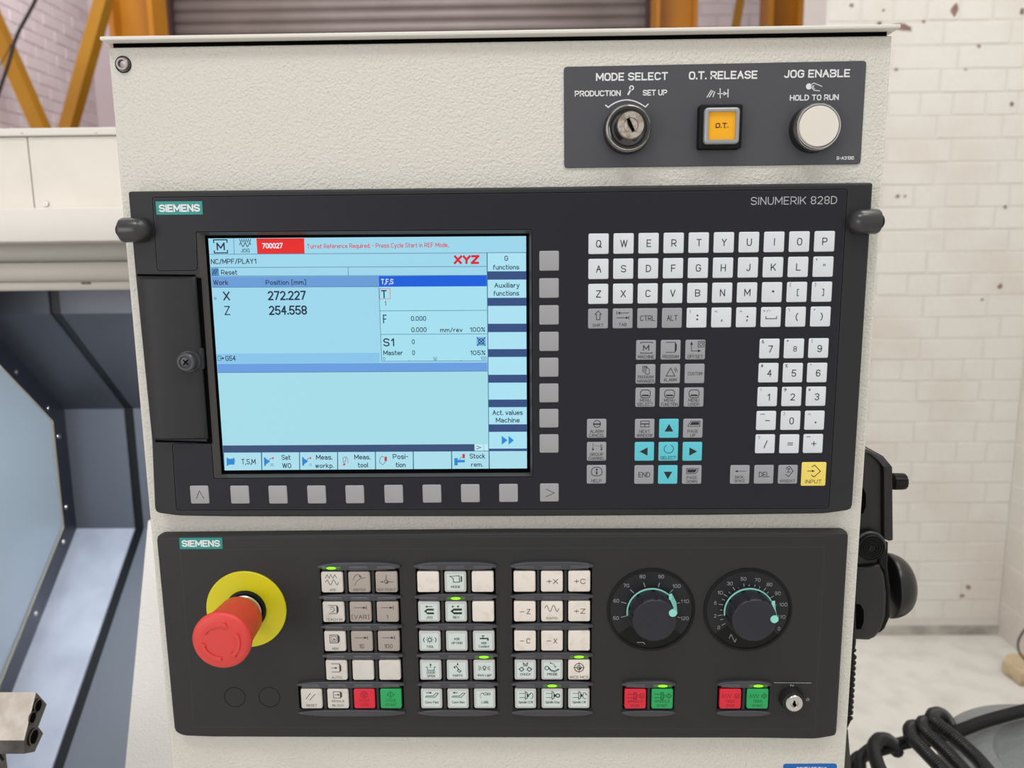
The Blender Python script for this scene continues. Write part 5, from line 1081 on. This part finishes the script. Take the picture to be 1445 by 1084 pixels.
for k in range(3):
    a0 = math.radians(98 - 120 * k + 52); rr = 11.9; pts = [(c[0] + rr * math.cos(a0 - t), c[1] + rr * math.sin(a0 - t)) for t in [i * math.radians(82) / 14 for i in range(15)]]
    outl = [(c[0] + (rr + 1.25) * math.cos(a0 - t), c[1] + (rr + 1.25) * math.sin(a0 - t)) for t in [i * math.radians(76) / 14 for i in range(15)]]
    e = a0 - math.radians(88); tip = (c[0] + rr * math.cos(e), c[1] + rr * math.sin(e)); wo = [(c[0] + q * math.cos(a0 - math.radians(76)), c[1] + q * math.sin(a0 - math.radians(76))) for q in (rr + 2.4, rr - 2.4)]
    innr = [(c[0] + (rr - 1.25) * math.cos(a0 - t), c[1] + (rr - 1.25) * math.sin(a0 - t)) for t in [i * math.radians(76) / 14 for i in range(14, -1, -1)]]
    poly = outl + [wo[0], tip, wo[1]] + innr
    b = BM(); plate(b, poly, -46.7, -45.5, .2); obj('turn_arrow', b, M['sred'], es)

# ---- rotary override dials
def dialw(px, labels, ticks, ang, name, minor):
    c = U(px, 860.4, PF); d = empty(name, (c[0], PF, c[1]), mcp); cc = (c[0], 0, c[1])
    b = BM(); lathe(b, cc, [(31.0, PF), (31.0, PF - 1.0), (30.6, PF - 1.2), (29.1, PF - 1.2), (28.9, PF - .5)], 'y', 72, cap=False); obj('dial_rim', b, M['black'], d, smooth=40)
    b = BM(); lathe(b, cc, [(29.0, PF), (29.0, PF - .6), (.2, PF - .6)], 'y', 72); obj('dial_face', b, M['dial'], d)
    b = BM(); y = PF - .64
    flat(b, [(c[0] + r * math.cos(math.radians(t)), c[1] + r * math.sin(math.radians(t))) for r, ts in ((28.9, range(218, 325, 6)), (17, range(320, 219, -10))) for t in ts], y); obj('stop_sector', b, M['black'], d)
    b = BM(); y = PF - .66
    for s, x, z in labels: 
        p = U(x, z, y); text(b, s, p[0], p[1], 2.55, y, 1.95 * len(s) if len(s) > 1 else None, -.012)
    for x0, z0, x1, z1 in ticks: pstroke(b, [(x0, z0), (x1, z1)], .8, y)
    obj('scale', b, M['pgrey'], d)
    if minor: 
        b = BM(); pstroke(b, minor, .8, PF - .68); obj('mark', b, M['pgrey'], d)
    # knob: mint ring at its foot, fluted body, flat top
    b = BM(); lathe(b, cc, [(17.8, PF - .6), (17.8, -.6), (17.4, -1.0), (16.4, -1.0)], 'y', 64, cap=False); 
    obj('foot_ring', b, M['black2'], d, smooth=40)
    b = BM(); q = [(c[0] + r * math.cos(math.radians(t)), c[1] + r * math.sin(math.radians(t))) for r, ts in ((17.7, range(int(ang) - 8, 190, 5)), (16.8, range(188, int(ang) - 10, -5))) for t in ts]; plate(b, q, -1.5, -.9); obj('mint_arc', b, M['mint'], d)
    yt = -14.5
    b = BM(); fl_ = lambda a, t: 1 - (.055 if min(abs(((a - math.radians(ang)) % (2 * PI / 9)) - PI / 9) , 9) < .075 else 0) * (1 if t > yt + .6 else .3)
    lathe(b, cc, [(16.6, -.8), (16.4, -4), (15.6, yt + 1.4), (15.2, yt + .5), (14.6, yt), (.2, yt + .1)], 'y', 144, mod=fl_); obj('knob', b, M['knob'], d, smooth=38)
    a = math.radians(ang); u = Vector((math.cos(a), 0, math.sin(a))); v = Vector((-math.sin(a), 0, math.cos(a))); C = Vector(cc)
    b = BM()
    P = [C + u * 18.6 + Vector((0, -1.6, 0)) + v * 6.4, C + u * 18.6 + Vector((0, -1.6, 0)) + v * -.8, C + u * 17.6 + Vector((0, -5, 0)) + v * -2.4, C + u * 16.0 + Vector((0, yt, 0)) + v * -2.4, C + u * 15.2 + Vector((0, yt - .4, 0)) + v * 1.6, C + u * 17.0 + Vector((0, -5, 0)) + v * 4.6]
    Q = [p - u * 2.2 for p in P]
    A = [b.verts.new(p) for p in P]; B = [b.verts.new(p) for p in Q]; n = len(A); b.faces.new(A); b.faces.new(B[::-1])
    for i in range(n): b.faces.new((A[i], A[(i + 1) % n], B[(i + 1) % n], B[i]))
    bmesh.ops.recalc_face_normals(b, faces=b.faces)
    k = C + u * 13.4 + v * -.4; lathe(b, (k.x, yt, k.z), [(2.7, .8), (2.7, -.5), (.1, -.55)], 'y', 24)
    obj('pointer', b, M['mint'], d)
dialw(918.4, [('50', 869.2, 872.4), ('60', 869.7, 848), ('70', 883.8, 826.5), ('80', 906.7, 813.9), ('90', 933, 813.9), ('100', 954.5, 827.2), ('110', 966.2, 848.7), ('120', 965.8, 872.8)],
      [(876.5, 871.3, 884.3, 869.3), (876.5, 849.8, 884.3, 851.8), (889.2, 832, 895.8, 838.3), (908.2, 822.1, 910.9, 830.3), (930.8, 822.6, 928.6, 830.3), (949.6, 832.5, 943.6, 838), (955.2, 851.6, 959.6, 850.7), (956.3, 870.8, 959.6, 871.9)], 27, 'rotary_dial', [(899, 906.8), (908, 906.8), (910, 909.6)])  # final stroke list draws a glint on the dial in print colour
dialw(1054.8, [('0', 1014.3, 885.7), ('2', 1009.2, 869.3), ('6', 1009.6, 851.1), ('10', 1016, 836.5), ('30', 1030, 823.7), ('50', 1049.3, 817.2), ('70', 1069, 818.6), ('80', 1085.8, 825), ('90', 1097.5, 837.4), ('100', 1105, 853.3), ('110', 1102.4, 870.8), ('0', 1099.3, 887.4)],
      [(1018.4, 882.8, 1024, 879.6), (1012.8, 869, 1020.4, 867.6), (1014.4, 852.8, 1020.4, 853.8), (1021.4, 838.8, 1026.4, 842.2), (1034.2, 828.8, 1037, 833), (1049.6, 823.8, 1050.2, 829.8), (1065.8, 825.2, 1064.4, 830.2), (1081, 829.8, 1076.2, 835.2), (1091.8, 841.4, 1084.8, 844.8), (1096, 853.6, 1090, 855), (1057.2, 825, 1057.4, 830), (1072.6, 828, 1070.6, 832.2), (1084.6, 835.4, 1080.6, 838.8), (1041.8, 829.2, 1043.2, 832), (1028.4, 835.4, 1031, 838.2), (1019, 845.4, 1022.6, 847.4), (1016.4, 861, 1020, 861.2), (1016.6, 875, 1020.6, 873.8)], 7, 'rotary_dial', [(1029, 901), (1031.6, 895.4), (1037, 906.4), (1039, 901.6)])

# ---- key switch at the lower right
b = BM(); plate(b, UU([(1091.9, 963), (1146, 963.4), (1144.6, 1009.6), (1091.6, 1009)], PF), PF - .25, PF, .2); ksp = obj('switch_base', b, M['mface'], mcp)
b = BM(); pstroke(b, [(1092, 963.6), (1145, 964)], .6, PF - .28); ptext(b, 'Z', 1115.6, 1119.4, 967.6, 4, PF - .28, 0, rot=PI / 2); c = U(1139.6, 987, PF); ring(b, circ(c[0], c[1], 1.1, 12), circ(c[0], c[1], .75, 12), PF - .28); obj('switch_marks', b, M['pgrey'], ksp)
c = U(1115.8, 984.6, PF); lk = empty('lock_switch', (c[0], PF, c[1]), mcp); cc = (c[0], 0, c[1])
b = BM(); lathe(b, cc, [(8.9, PF), (8.9, .6), (8.5, -1.2), (7.6, -4.0), (6.7, -4.2), (6.4, -3)], 'y', 48, cap=False); obj('skirt', b, M['black2'], lk, smooth=35)
b = BM(); lathe(b, cc, [(6.4, -1), (6.3, -4.8), (5.7, -5.5), (2.6, -5.6), (2.3, -5.2), (.2, -5.2)], 'y', 40); obj('lock_face', b, M['chrome'], lk, smooth=40)
b = BM(); plate(b, rrect(c[0], c[1] + .6, 1.1, 3.4, .3), -5.75, -5.0); plate(b, circ(c[0], c[1] - .6, 1.3, 16), -5.76, -5.0); obj('keyhole', b, M['hole'], lk)
